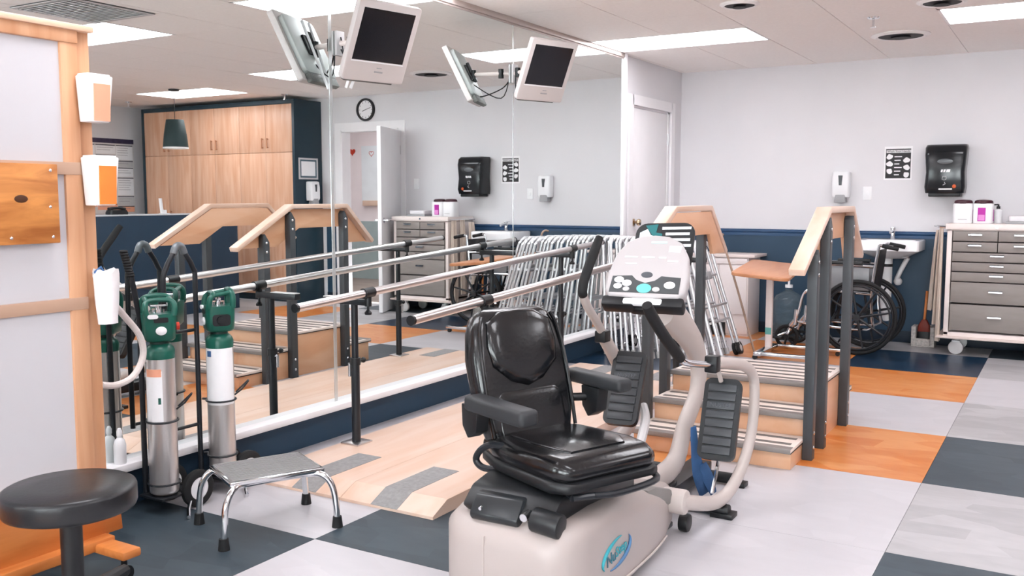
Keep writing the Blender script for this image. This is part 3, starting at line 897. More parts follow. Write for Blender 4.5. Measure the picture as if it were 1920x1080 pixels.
bw(G().span((-0.155, -0.165, -0.06), (-0.03, -0.122, -0.002)).span((0.03, -0.165, -0.06), (0.15, -0.122, -0.002)).span((-0.05, -0.165, -0.07), (0.05, -0.13, -0.03)), 'console_grip', BLACK, con, xf=CMX, bev=0.01)
bw(G().span((-0.075, -0.16, -0.02), (0.075, -0.13, 0.0)), 'tray_lip', WHITE, con, xf=CMX, bev=0.008)
# instruction card holder behind the console
DM = frame_mtx(PX(1244, 464, y=CC.y + 0.16), (1, 0.13, 0), V((0.05, -0.9, 0.42)))
card = bw(G().prism(rrect(0.235, 0.2, 0.045, 5), -0.004, 0.004, lambda u, v, w: (u, v, w)), 'instruction_card', mat('black card', '#16191c', 0.4), con, xf=DM)
for k in range(5):
    bw(G().box((0.045 + 0.006 * (k % 2), 0.078 - 0.024 * k, 0.0048), (0.115 - 0.02 * (k % 3 == 1), 0.011, 0.0016)), 'printed_line', mat('white print', '#d9dcdd', 0.5), card, xf=DM)
bw(G().prism([(-0.08, 0.09), (-0.03, 0.095), (-0.035, 0.06), (-0.01, 0.055), (-0.012, 0.0), (-0.06, 0.0), (-0.05, 0.05)], 0.004, 0.0056, lambda u, v, w: (u, v, w)), 'printed_picture', TEALD, card, xf=DM, smooth=False)
bw(G().prism([(-0.1, 0.06), (-0.07, 0.075), (-0.055, 0.05), (-0.03, 0.04), (-0.04, 0.0), (-0.1, -0.02)], 0.0055, 0.007, lambda u, v, w: (u, v, w)), 'printed_picture', mat('pale figure print', '#cfdedf', 0.5), card, xf=DM, smooth=False)

# right arm with handle, outer loop and pedal
hp = [PX(1213, 572, x=2.08), PX(1222, 592, x=2.08), PX(1245, 630, x=2.08), PX(1268, 662, x=2.08), PX(1276, 672, x=2.08)]
bw(G().tube(hp, [0.017, 0.02, 0.02, 0.02, 0.018], n=14, sm=5), 'right_grip', RUBBER, rs)
bw(G().tube([hp[-2], hp[-1], PX(1290, 681, x=2.09), PX(1335, 684, x=2.1)], [0.013] * 4, n=12, sm=4), 'right_handle_tube', CHROME, rs)
jc = PX(1336, 682, x=2.1)
bw(G().box(jc, (0.05, 0.05, 0.065)), 'right_collar', BLACK, rs, bev=0.006)
lp = [jc + V((0.01, 0.02, 0.0)), PX(1390, 684, x=2.12), PX(1412, 705, x=2.13), PX(1414, 760, x=2.14), PX(1405, 830, x=2.14), PX(1380, 900, x=2.14), PX(1345, 940, x=2.13), PX(1290, 942, x=2.11), PX(1270, 935, x=2.09)]
bw(G().tube(lp, [0.024, 0.024, 0.025, 0.026, 0.026, 0.027, 0.028, 0.028, 0.026], n=14, sm=6, flat=0.8), 'right_arm_loop', BEIGED, rs, ang=60)
bw(G().cyl((2.03, 3.13, 0.16), (2.12, 3.13, 0.16), 0.045, n=20), 'pivot_hub', BEIGED, rs, bev=0.008)


def pedal(c, xdir, n_, name):
    mx = frame_mtx(c, xdir, n_)
    p_ = bw(G().prism(rrect(0.145, 0.325, 0.028, 4), -0.025, 0.0, lambda u, v, w: (u, v, w)), name, BLACK, rs, xf=mx, bev=0.006)
    bw(G().prism(rrect(0.147, 0.327, 0.03, 5), -0.008, 0.012, lambda u, v, w: (u, v, w)).box((0, 0, 0.006), (0.001, 0.001, 0.001)), 'rim', mat('pedal rim', '#232629', 0.45), p_, xf=mx)
    for k in range(8):
        bw(G().box((0, -0.128 + 0.036 * k, 0.0135), (0.112, 0.03, 0.008)), 'tread_bar', mat('pedal tread', '#3a3d41', 0.4), p_, xf=mx, bev=0.003)
    w_ = words('raised_lettering', 'NUSTEP', 0.024, mat('pedal lettering', '#565a5f', 0.4), p_, M(), ext=0.0012)
    w_.matrix_local = M.Translation(-rs.location + rs.location) @ M.Translation(V((0, 0, 0))) @ (M.Translation(V((0, 0, 0))) @ mx @ M.Translation((0, 0.052, 0.0182)))
    return p_


pr = pedal(PX(1350, 786, y=3.56), (1, 0.1, 0), (0.08, -0.9, 0.42), 'right_pedal')
pl_ = pedal(PX(1173, 728, y=3.62), (1, 0.1, 0), (0.08, -0.86, 0.5), 'left_pedal')
bw(G().tube([PX(1352, 835, y=3.6), PX(1345, 875, y=3.62), PX(1335, 925, y=3.55)], 0.008, n=8), 'pedal_strut', CHROME, rs)
bw(G().tube([PX(1340, 672, y=3.55), PX(1348, 700, y=3.58), PX(1352, 715, y=3.6)], 0.009, n=8), 'pedal_strut', BEIGED, rs)
bw(G().tube([PX(1205, 760, y=3.66), PX(1210, 790, y=3.6), PX(1195, 850, y=3.4)], 0.02, n=10, sm=4), 'left_pedal_link', GREYL, rs)
# left arm
hp = [PX(1124, 446, x=1.57), PX(1115, 470, x=1.57), PX(1097, 520, x=1.57), PX(1092, 545, x=1.57), PX(1094, 554, x=1.57)]
bw(G().tube(hp, [0.017, 0.02, 0.02, 0.02, 0.018], n=14, sm=5), 'left_grip', RUBBER, rs)
bw(G().tube([PX(1093, 550, x=1.57), PX(1100, 572, x=1.57), PX(1120, 606, x=1.57), PX(1130, 626, x=1.57)], 0.018, n=12, sm=4), 'left_handle_tube', BEIGED, rs)
jl = PX(1130, 630, x=1.57)
bw(G().box(jl, (0.05, 0.06, 0.05)), 'left_collar', BLACK, rs, bev=0.006)
bw(G().tube([jl, PX(1150, 665, x=1.57), PX(1172, 712, x=1.58), PX(1190, 780, x=1.6), V((1.63, 3.4, 0.16))], [0.03, 0.035, 0.034, 0.03, 0.03], n=12, sm=5, flat=0.75), 'left_arm_bar', BEIGED, rs, ang=60)
# blue strap
sp = [PX(1300, 800, x=2.0), PX(1303, 840, x=2.0), PX(1310, 885, x=2.0), PX(1325, 922, x=2.0)]
bw(G().tube(sp, [0.014, 0.02, 0.03, 0.036], n=10, sm=4, flat=0.15, upv=(0.5, 0.85, 0)), 'foot_strap', BLUE, rs, ang=60)
bw(G().tube([PX(1318, 870, x=2.02), PX(1327, 895, x=2.02), PX(1338, 925, x=2.03)], [0.016, 0.026, 0.016], n=10, sm=4, flat=0.15, upv=(0.5, 0.85, 0)), 'foot_strap', BLUE, rs, ang=60)

# ---------------------------------------------------------------- wheeled board with wooden frame
wb = thing('wheeled_board', 'tall white board in a wooden frame on a low caster base at the left edge', 'board', (0.47, 1.4, 0))
BY0, BY1_ = 0.75, 1.955
bw(G().span((0.455, BY0 + 0.06, 0.34), (0.49, BY1_ - 0.09, 1.735)), 'board_panel', mat('board laminate white', '#c6c4c8', 0.35, var=0.015, scale=2), wb)
for k, (a, b) in enumerate((((0.45, BY1_ - 0.1, 0.12), (0.5, BY1_ - 0.04, 1.775)), ((0.45, BY0, 0.12), (0.5, BY0 + 0.07, 1.775)))):
    bw(G().span(a, b), 'stile', WOODF, wb, bev=0.003)
bw(G().span((0.425, BY1_ - 0.045, 0.1), (0.488, BY1_ + 0.01, 1.79)), 'outer_post', WOODF, wb, bev=0.003)
bw(G().span((0.45, BY0, 1.735), (0.505, BY1_ - 0.04, 1.785)), 'top_rail', WOODF, wb, bev=0.004)
bw(G().span((0.425, BY0, 1.775), (0.515, BY1_ + 0.012, 1.795)), 'cap_strip', mat('pale wood cap', '#e2bfa4', 0.4, var=0.04), wb, bev=0.004)
for z in (1.34, 0.905):
    bw(G().span((0.488, BY0, z - 0.02), (0.503, BY1_ - 0.04, z + 0.02)), 'batten', mat('taupe batten', '#bd9c86', 0.5, var=0.04), wb, bev=0.002)
bw(G().prism([(BY0, 0.12), (BY0, 0.335), (BY1_ - 0.02, 0.335), (BY1_ + 0.03, 0.3), (BY1_ + 0.045, 0.12)], 0.44, 0.515, lambda u, v, w: (w, u, v)), 'bottom_rail', WOODO, wb, bev=0.004)
bw(G().span((0.44, BY0, 0.09), (0.56, BY1_ - 0.02, 0.125)), 'base_board', WOODO, wb, bev=0.004)
for yy in (BY0 + 0.1, BY1_ - 0.06):
    ft = bw(G().span((0.25, yy - 0.035, 0.085), (0.70, yy + 0.035, 0.115)), 'foot', WOODO, wb, bev=0.008)
    for xx in (0.28, 0.655):
        bw(G().cyl((xx, yy, 0.05), (xx, yy, 0.088), 0.01).cyl((xx - 0.012, yy, 0.028), (xx + 0.012, yy, 0.028), 0.028, n=20), 'caster', BLACK, ft)
pw = PX(0, 305, x=0.5)
pe = PX(105, 455, x=0.5)
o = G().span((0.506, 1.45, pe.z), (0.526, pe.y, pw.z))
kn = wood('knotty pine plate', '#d9924f', '#a5612c', 0.4, (3, 1.2, 7), 3)
plate = tag(o.build('wooden_plate', kn, bev=0.003), 'knotty orange pine plate screwed to the white wheeled board', 'plaque')
for (yy, zz) in ((pe.y - 0.025, pw.z - 0.02), (pe.y - 0.025, pe.z + 0.02), (pe.y - 0.03, (pw.z + pe.z) / 2 - 0.01), (pe.y - 0.16, pe.z + 0.02)):
    G().ball((0.527, yy, zz), (0.002, 0.005, 0.005), 8).build('screw', CHROME, plate)
kp = PX(40, 373, x=0.527)
G().ball((0.5262, kp.y, kp.z), (0.001, 0.022, 0.012), 14).build('knot', mat('dark knot', '#4a2a16', 0.5), plate)
for (a, b, pr_, lab) in (((142, 140), (200, 232), PEACHP, 'upper white cup dispenser with a peach front on the wooden board edge'), ((152, 294), (212, 385), ORANGEP, 'lower white cup dispenser with a bright orange front on the wooden board edge')):
    p0, p1 = PX(*a, x=0.52), PX(*b, x=0.52)
    t = thing('pocket_dispenser', lab, 'dispenser', (0.505, (p0.y + p1.y) / 2, p1.z), group='dispensers on the wheeled board')
    w, h = abs(p1.y - p0.y) / 2 * 0.88, p0.z - p1.z
    G().rings([[V(q) for q in ((0, -w * 0.78, 0), (0.055, -w * 0.78, 0), (0.055, w * 0.78, 0), (0, w * 0.78, 0))], [V(q) for q in ((0, -w, h), (0.065, -w, h), (0.065, w, h), (0, w, h))]]).build('box', WHITE, t, bev=0.004)
    G().rings([[V(q) for q in ((0.054, -w * 0.5, 0.004), (0.058, -w * 0.5, 0.004), (0.058, w * 0.77, 0.004), (0.054, w * 0.77, 0.004))], [V(q) for q in ((0.06, -w * 0.55, h * 0.82), (0.0665, -w * 0.55, h * 0.82), (0.0665, w * 0.75, h * 0.82), (0.06, w * 0.75, h * 0.82))]]).build('front_sheet', pr_, t)
    G().span((0.004, -w * 0.9, h - 0.004), (0.058, w * 0.9, h + 0.006)).build('paper_stack', PAPER, t, bev=0.003)
# white pouch and hose at the board edge
pc = PX(190, 560, x=0.52)
pch = thing('hanging_pouch', 'crumpled white plastic pouch hanging on the wooden board edge', 'pouch', (0.515, pc.y, pc.z - 0.08))
rg = []
for k in range(9):
    z = 0.17 * k / 8
    r = 0.033 + 0.012 * k / 8
    rg.append([V((0.035 + r * 0.75 * math.cos(2 * PI * j / 22) * (1 + 0.05 * math.sin(3 * j + k)), r * math.sin(2 * PI * j / 22) * (1 + 0.06 * math.cos(2.3 * j + 0.9 * k)), z + (0.012 * math.sin(j * 1.1) if k == 8 else 0))) for j in range(22)])
G().rings(rg).build('bag', mat('white film', '#ece9ea', 0.45, var=0.03, scale=20, bump=0.4, bscale=30), pch, ang=60)
G().tube([(0.01, -0.03, 0.165), (0.01, 0.0, 0.185), (0.012, 0.01, 0.165)], 0.004).build('tie', BLUE, pch)
hs = [PX(196, 560, x=0.53), PX(212, 570, x=0.44), PX(235, 595, x=0.38), PX(262, 630, x=0.36), PX(268, 668, x=0.35), PX(250, 705, x=0.35), PX(218, 722, x=0.35), PX(190, 722, x=0.36)]
g = G().tube(hs, 0.012, n=10, sm=8)
bw(g, 'hose', mat('pale hose', '#d9cfcb', 0.5, var=0.05, scale=50), pch)
bp = PX(226, 846, x=0.065)
bt = thing('spray_bottle', 'small white bottle standing on the mirror ledge beside the board', 'bottle', (0.062, bp.y, 0.198))
G().lathe([(0.001, 0), (0.022, 0), (0.024, 0.006), (0.024, 0.075), (0.019, 0.095), (0.009, 0.105), (0.009, 0.115), (0.001, 0.115)]).build('body', WHITE, bt)
G().lathe([(0.001, 0.113), (0.011, 0.113), (0.011, 0.13), (0.006, 0.142), (0.001, 0.144)]).build('cap', WHITE, bt)

# ---------------------------------------------------------------- black rolling stool
sc_ = PX(130, 919, z=0.43)
so = thing('rolling_stool', 'round black vinyl rolling stool in the lower left foreground', 'stool', (sc_.x, sc_.y, 0))
R_ = 0.178
G().lathe([(0.001, 0.374), (R_ - 0.02, 0.374), (R_ - 0.004, 0.380), (R_, 0.390), (R_, 0.432), (R_ - 0.003, 0.439), (R_ - 0.012, 0.444), (R_ * 0.5, 0.448), (0.001, 0.449)], n=56).build('seat', mat('stool vinyl', '#1f2023', 0.33, var=0.06, scale=25, bump=0.1, bscale=90), so, ang=60)
G().cyl((0, 0, 0.362), (0, 0, 0.376), 0.05).cyl((0, 0, 0.33), (0, 0, 0.366), 0.018).build('seat_plate', CHROME, so)
G().cyl((0, 0, 0.08), (0, 0, 0.34), 0.03).build('gas_lift', BLACK, so)
lt = PX(262, 1048, z=0.075) - sc_
a0 = math.atan2(lt.y, lt.x)
for k in range(5):
    a = a0 + 2 * PI * k / 5
    d = V((math.cos(a), math.sin(a), 0))
    l = G().tube([V((0, 0, 0.095)), d * 0.12 + V((0, 0, 0.095)), d * 0.29 + V((0, 0, 0.078))], [0.03, 0.027, 0.02], n=10).build('leg', BLACK, so)
    q = d * 0.28
    s_ = V((-d.y, d.x, 0))
    G().cyl(q + V((0, 0, 0.03)), q + V((0, 0, 0.075)), 0.008).cyl(q + s_ * 0.008 + V((0, 0, 0.025)), q + s_ * 0.024 + V((0, 0, 0.025)), 0.025, n=18).cyl(q - s_ * 0.024 + V((0, 0, 0.025)), q - s_ * 0.008 + V((0, 0, 0.025)), 0.025, n=18).build('caster', BLACK, so)

# ---------------------------------------------------------------- chrome step stool
A, B_, C_, D_ = V((0.43, 2.41, 0)), V((0.72, 2.24, 0)), V((0.91, 2.63, 0)), V((0.62, 2.79, 0))
cen = (A + B_ + C_ + D_) / 4
ang = math.atan2(C_.y - B_.y, C_.x - B_.x)
fs = thing('step_stool', 'chrome step stool with a grey ribbed mat top', 'step stool', cen, ang)
TZ = 0.225
for s_ in (-1, 1):
    yy, yf = s_ * 0.108, s_ * 0.162
    lg = G().tube([(-0.215, yf, 0.0), (-0.212, yf, 0.08), (-0.2, yf * 0.96, 0.16), (-0.165, yf * 0.85, TZ - 0.018), (-0.1, yy, TZ - 0.016), (0.1, yy, TZ - 0.016), (0.165, yf * 0.85, TZ - 0.018), (0.2, yf * 0.96, 0.16), (0.212, yf, 0.08), (0.215, yf, 0.0)], 0.0125, n=12, sm=4).build('leg_tube', CHROME, fs)
    for xx in (-0.215, 0.215):
        G().cyl((xx, yf, 0.0), (xx, yf, 0.042), 0.021, 0.0165, n=16).build('rubber_foot', RUBBER, lg)
G().box((0, 0, TZ - 0.004), (0.36, 0.27, 0.018)).build('platform', CHROME, fs, bev=0.006)
mtt = G().box((0, 0, TZ + 0.006), (0.335, 0.245, 0.006)).build('mat', mat('ribbed grey mat', '#8b898a', 0.7, var=0.06, scale=40), fs, bev=0.002)
rb = None
for k in range(15):
    o = rb.copy() if rb else None
    if o is None:
        rb = o = G().box((0, 0, 0), (0.33, 0.008, 0.003)).build('rib', MATS['ribbed grey mat'], mtt)
    else:
        COL.objects.link(o)
        o.parent = mtt
    o.location = (0, -0.112 + 0.016 * k, TZ + 0.0095)


# ---------------------------------------------------------------- oxygen cylinders and trolleys
def shell_label(c, r, z0, z1, a0, a1, n=10):
    g_ = G()
    outer = [(r * math.cos(a0 + (a1 - a0) * i / n), r * math.sin(a0 + (a1 - a0) * i / n)) for i in range(n + 1)]
    inner = [(u * 0.985, v * 0.985) for u, v in reversed(outer)]
    return g_.prism(outer + inner, z0, z1, lambda u, v, w: (c[0] + u, c[1] + v, w))


def cylinder(x, y, z0, lab, face, knob=REDP):
    t = thing('oxygen_cylinder', lab, 'gas cylinder', (x, y, z0), group='oxygen cylinders')
    r = 0.056
    G().lathe([(0.001, 0.0), (r - 0.012, 0.0), (r - 0.002, 0.008), (r, 0.02), (r, 0.56)], n=32).build('cylinder_body', mat('brushed cylinder', '#cfcac8', 0.3, metal=0.75, var=0.05, scale=5, stretch=(6, 6, 0.3)), t, ang=60)
    G().lathe([(r + 0.0005, 0.545), (r + 0.001, 0.575), (r - 0.004, 0.588), (0.04, 0.6), (0.03, 0.606), (0.001, 0.606)], n=32).build('shoulder', GREEN, t, ang=60)
    G().cyl((0, 0, 0.602), (0, 0, 0.63), 0.036).build('neck', mat('neck dark green', '#0c2f2a', 0.4), t)
    f = face
    mx = M.Rotation(f, 4, 'Z') @ M.Translation((0, 0, 0.615)) @ M.Diagonal((0.97, 0.97, 0.8, 1)) @ M.Translation((0, 0, -0.65))
    hd_ = G().rings([[V((u, v, z)) for u, v in rrect(w, d, 0.028, 4)] for (z, w, d) in ((0.65, 0.1, 0.1), (0.662, 0.118, 0.118), (0.72, 0.122, 0.122), (0.765, 0.122, 0.128), (0.785, 0.118, 0.128))])
    bmesh.ops.transform(hd_.bm, matrix=mx, verts=hd_.bm.verts)
    h = hd_.build('regulator_head', GREEN, t, ang=50)

    def sub(gx, name, m_):
        bmesh.ops.transform(gx.bm, matrix=mx, verts=gx.bm.verts)
        return gx.build(name, m_, h, ang=50)
    # handle loop over the top, open in the middle
    sub(G().tube([(0.05, -0.052, 0.775), (0.045, -0.056, 0.82), (0.03, -0.045, 0.845), (0.028, 0, 0.852), (0.03, 0.045, 0.845), (0.045, 0.056, 0.82), (0.05, 0.052, 0.775)], 0.012, sm=4, n=10), 'handle', GREEN)
    sub(G().tube([(-0.05, -0.052, 0.775), (-0.05, -0.056, 0.83), (-0.045, -0.035, 0.862), (-0.045, 0.035, 0.862), (-0.05, 0.056, 0.83), (-0.05, 0.052, 0.775)], 0.013, sm=4, n=10), 'handle', GREEN)
    sub(G().tube([(-0.046, 0.045, 0.855), (0.03, 0.047, 0.84)], 0.011), 'handle', GREEN)
    sub(G().tube([(-0.046, -0.045, 0.855), (0.03, -0.047, 0.84)], 0.011), 'handle', GREEN)
    sub(G().cyl((0, 0, 0.785), (0, 0, 0.805), 0.028).cyl((0.0, 0, 0.8), (0, 0, 0.82), 0.012).tube([(0, -0.03, 0.82), (0, 0.03, 0.82)], 0.006), 'valve', CHROME)
    sub(G().lathe([(0.001, 0), (0.021, 0), (0.021, 0.006), (0.017, 0.008), (0.001, 0.008)], n=20, mtx=M.Rotation(PI / 2, 3, 'Y'), c=(0.06, 0.0, 0.705)), 'gauge', PAPER)
    sub(G().prism(rrect(0.055, 0.024, 0.006, 3, 0.0, 0.757), 0.055, 0.0655, lambda u, v, w: (w, u, v)), 'window', BLACK)  # black plate standing in for the shade inside a recess
    sub(G().prism(rrect(0.04, 0.02, 0.009, 3, -0.03, 0.775), 0.058, 0.068, lambda u, v, w: (w, u, v)), 'tag', PAPER)
    sub(G().prism(rrect(0.075, 0.06, 0.014, 4, 0.0, 0.712), 0.05, 0.0625, lambda u, v, w: (u, w, v)), 'side_opening_shade', BLACK)  # black plate painting the shade of the opening in the head
    sub(G().cyl((0.0, 0.055, 0.715), (0.0, 0.078, 0.715), 0.02, n=16), 'flow_knob', knob)
    return t


cam_a = math.atan2(-2.5, 3.08)
c1 = cylinder(0.2, 2.425, 0.075, 'silver oxygen cylinder with a green gauge head facing out, nearest the wheeled board', cam_a + 0.15)
shell_label((0, 0), 0.0567, 0.3, 0.5, cam_a - 1.2, cam_a + 0.1).build('paper_label', PAPER, c1)
shell_label((0, 0), 0.0572, 0.478, 0.508, cam_a - 1.1, cam_a + 0.05).build('orange_label', PEACHP, c1)
shell_label((0, 0), 0.0573, 0.37, 0.395, cam_a - 0.2, cam_a - 0.02).build('green_mark', GREEN, c1)
c2 = cylinder(0.19, 2.735, 0.075, 'silver oxygen cylinder with a wide white label, behind the chrome step stool', cam_a + 0.15 - PI / 2, BLACK)
shell_label((0, 0), 0.0567, 0.305, 0.545, cam_a - 1.3, cam_a + 1.1, 18).build('paper_label', PAPER, c2)
shell_label((0, 0), 0.0573, 0.51, 0.535, cam_a - 1.1, cam_a - 0.7).build('blue_mark', BLUE, c2)


def ring(g_, c, z, r, th=0.004):
    return g_.tube([(c[0] + r * math.cos(2 * PI * i / 24), c[1] + r * math.sin(2 * PI * i / 24), z) for i in range(24)], th, n=8, closed=True)


def trolley(c, z0, lab, kind):
    t = thing('cylinder_trolley', lab, 'trolley', (c[0], c[1], 0), group='oxygen cylinder trolleys')
    if kind == 0:
        # single post on the wall side with a ribbed grip
        G().tube([(-0.075, -0.03, 0.05), (-0.075, -0.03, 0.78), (-0.078, -0.05, 0.9), (-0.08, -0.065, 0.98)], 0.011, n=12).build('post', BLACKM, t)
        g_ = G()
        for k in range(10):
            g_.lathe([(0.001, 0), (0.014, 0), (0.0165, 0.005), (0.014, 0.01), (0.001, 0.01)], (-0.08 - 0.001 * k, -0.06 - 0.0022 * k, 0.94 + 0.0105 * k), 14)
        g_.build('grip', RUBBER, t)
    else:
        G().tube([(-0.05, -0.075, 0.06), (-0.05, -0.075, 0.85), (-0.05, -0.08, 0.95), (-0.05, -0.13, 1.03)], 0.0105, n=12, sm=3).build('upright', BLACKM, t)
        G().tube([(-0.05, -0.235, 0.285), (-0.05, -0.235, 0.85), (-0.05, -0.225, 0.95), (-0.05, -0.175, 1.03)], 0.0105, n=12, sm=3).build('upright', BLACKM, t)
        G().tube([(-0.05, -0.125, 1.02), (-0.05, -0.14, 1.05), (-0.05, -0.165, 1.05), (-0.05, -0.18, 1.02)], 0.0145, n=12, sm=3).build('handle', mat('worn grey handle', '#6f7478', 0.4, metal=0.4), t)
        G().cyl((-0.05, -0.235, 0.7), (-0.05, -0.075, 0.7), 0.007).build('crossbar', BLACKM, t)
        G().cyl((-0.05, -0.235, 0.3), (-0.05, -0.075, 0.3), 0.007).build('crossbar', BLACKM, t)
    for z in ((0.12, 0.37) if kind == 0 else (0.16, 0.395)):
        ring(G(), (0, 0), z, 0.0605).build('holding_ring', BLACKM, t)
        G().cyl((-0.06, -0.02, z), (-0.08, -0.03, z), 0.005).build('ring_stay', BLACKM, t)
    G().tube([(0.05, 0.03, 0.415), (0.075, 0.05, 0.44), (0.085, 0.075, 0.47), (0.065, 0.095, 0.47), (0.03, 0.055, 0.42)], 0.0035, n=8).build('wire_catch', BLACKM, t)
    G().span((-0.08, -0.06, z0 - 0.012), (0.06, 0.06, z0 - 0.002)).span((-0.08, 0.06, z0 - 0.012), (0.03, 0.112, z0 - 0.002)).build('foot_plate', BLACKM, t, bev=0.002)
    G().cyl((-0.1, 0.112, 0.075), (0.045, 0.112, 0.075), 0.007).build('axle', CHROME, t)
    for xx in ((-0.1, 0.06) if kind == 0 else (-0.095, 0.028)):
        w_ = G().lathe([(0.045, -0.014), (0.065, -0.016), (0.075, -0.009), (0.075, 0.009), (0.065, 0.016), (0.045, 0.014)], n=32, mtx=M.Rotation(PI / 2, 3, 'Y'), c=(xx, 0.112, 0.075), closed=True).build('wheel', RUBBER, t, ang=50)
        G().lathe([(0.001, -0.012), (0.012, -0.016), (0.048, -0.011), (0.048, 0.011), (0.012, 0.016), (0.001, 0.012)], n=28, mtx=M.Rotation(PI / 2, 3, 'Y'), c=(xx, 0.112, 0.075)).build('wheel_disc', WHITE, w_, ang=50)
    G().tube([(0.02, 0.1, z0 - 0.01), (0.05, 0.09, 0.045), (0.1, 0.03, 0.012), (0.16, -0.02, 0.009)], 0.008, n=10).build('kickstand', CHROME, t)
    return t


trolley((0.2, 2.425), 0.075, 'black trolley with a ribbed grip holding the cylinder nearest the board', 0)
trolley((0.19, 2.735), 0.075, 'black trolley with a pointed loop handle holding the second oxygen cylinder', 1)


# ---------------------------------------------------------------- monitors on wall arms
def monitor(c, head, tilt, mount_y, lab):
    t = thing('wall_monitor', lab, 'monitor', (MIRROR_X, mount_y, c[2] + 0.02), group='monitors on wall arms')
    X = V((math.sin(head), math.cos(head), 0))
    N = V((math.cos(head) * math.cos(tilt), -math.sin(head) * math.cos(tilt), -math.sin(tilt)))
    mx = frame_mtx(c, X, N)
    W, H = 0.375, 0.395
    bz = bw(G().prism(rrect(W, H, 0.012, 3), -0.035, 0.0, lambda u, v, w: (u, v, w)), 'bezel', mat('monitor bezel', '#cbc4c2', 0.4, var=0.02), t, xf=mx, bev=0.006)
    bw(G().box((0, 0.035, 0.0), (0.31, 0.255, 0.002)), 'screen', SCREEN, bz, xf=mx)
    bw(G().box((0, -0.098, 0.002), (0.315, 0.004, 0.006)), 'screen_lip', WHITE, bz, xf=mx)
    bw(G().box((0.02, -0.125, 0.001), (0.03, 0.004, 0.002)).box((0.02, -0.145, 0.001), (0.05, 0.008, 0.003)), 'buttons', GREY, bz, xf=mx)
    bw(G().prism(rrect(0.33, 0.33, 0.03, 3), -0.062, -0.033, lambda u, v, w: (u, v, w)), 'back_housing', mat('monitor back grey', '#b8bdbb', 0.45, var=0.03), t, xf=mx, bev=0.01)
    bw(G().box((0.0, -0.19, -0.045), (0.3, 0.05, 0.03)), 'speaker_box', mat('speaker grille', '#6d6f6c', 0.6, var=0.2, scale=150), t, xf=mx, bev=0.006)
    bw(G().box((0, 0.0, -0.068), (0.11, 0.11, 0.014)).box((0, 0.0, -0.082), (0.03, 0.14, 0.02)), 'mount_plate', BLACK, t, xf=mx, bev=0.003)
    hub = V(c) - N * 0.095
    wall = V((MIRROR_X + 0.004, mount_y, c[2] + 0.02))
    bw(G().span(wall + V((0, -0.03, -0.06)), wall + V((0.014, 0.03, 0.06))), 'wall_plate', GREYL, t, bev=0.002)
    knee = V((wall.x + 0.06, (wall.y + hub.y) / 2, wall.z))
    arm = bw(G().tube([wall + V((0.01, 0, 0)), knee, V((hub.x, hub.y, wall.z))], 0.014, n=12), 'arm', CARTW, t)
    for kp_ in (knee, V((hub.x, hub.y, wall.z))):
        bw(G().cyl(kp_ - V((0, 0, 0.03)), kp_ + V((0, 0, 0.03)), 0.018), 'knuckle', BLACK, arm)
    bw(G().tube([V(c) - N * 0.06 + X * 0.03 - V((0, 0, 0.05)), V((hub.x - 0.01, hub.y + 0.04, c[2] - 0.12)), knee - V((0, 0, 0.1)), wall + V((0.016, 0, -0.03))], 0.004, n=8, sm=6), 'cable', BLACK, t)
    bw(G().tube([V(c) - N * 0.06 - X * 0.02 - V((0, 0, 0.05)), knee - V((0, 0, 0.16)), wall + V((0.016, 0, 0.03))], 0.0035, n=8, sm=6), 'cable', BLACK, t)
    return t, mx


t1, mx1 = monitor(PX(717, 82, x=0.30), math.radians(14), math.radians(26), 3.7, 'cream monitor with a dark screen tilted down, nearer of the two on the mirror')
for s_ in (-0.05, 0.02):
    bw(G().tube([mx1 @ V((s_, 0.12, -0.1)), mx1 @ V((s_ * 0.4 - 0.06, -0.27, -0.09))], 0.009, n=8, flat=0.4), 'bracket_strut', WHITE, t1)
monitor(PX(1027, 134, x=0.36), math.radians(21), math.radians(26), 5.43, 'cream monitor with a dark screen tilted down, farther of the two on the mirror')


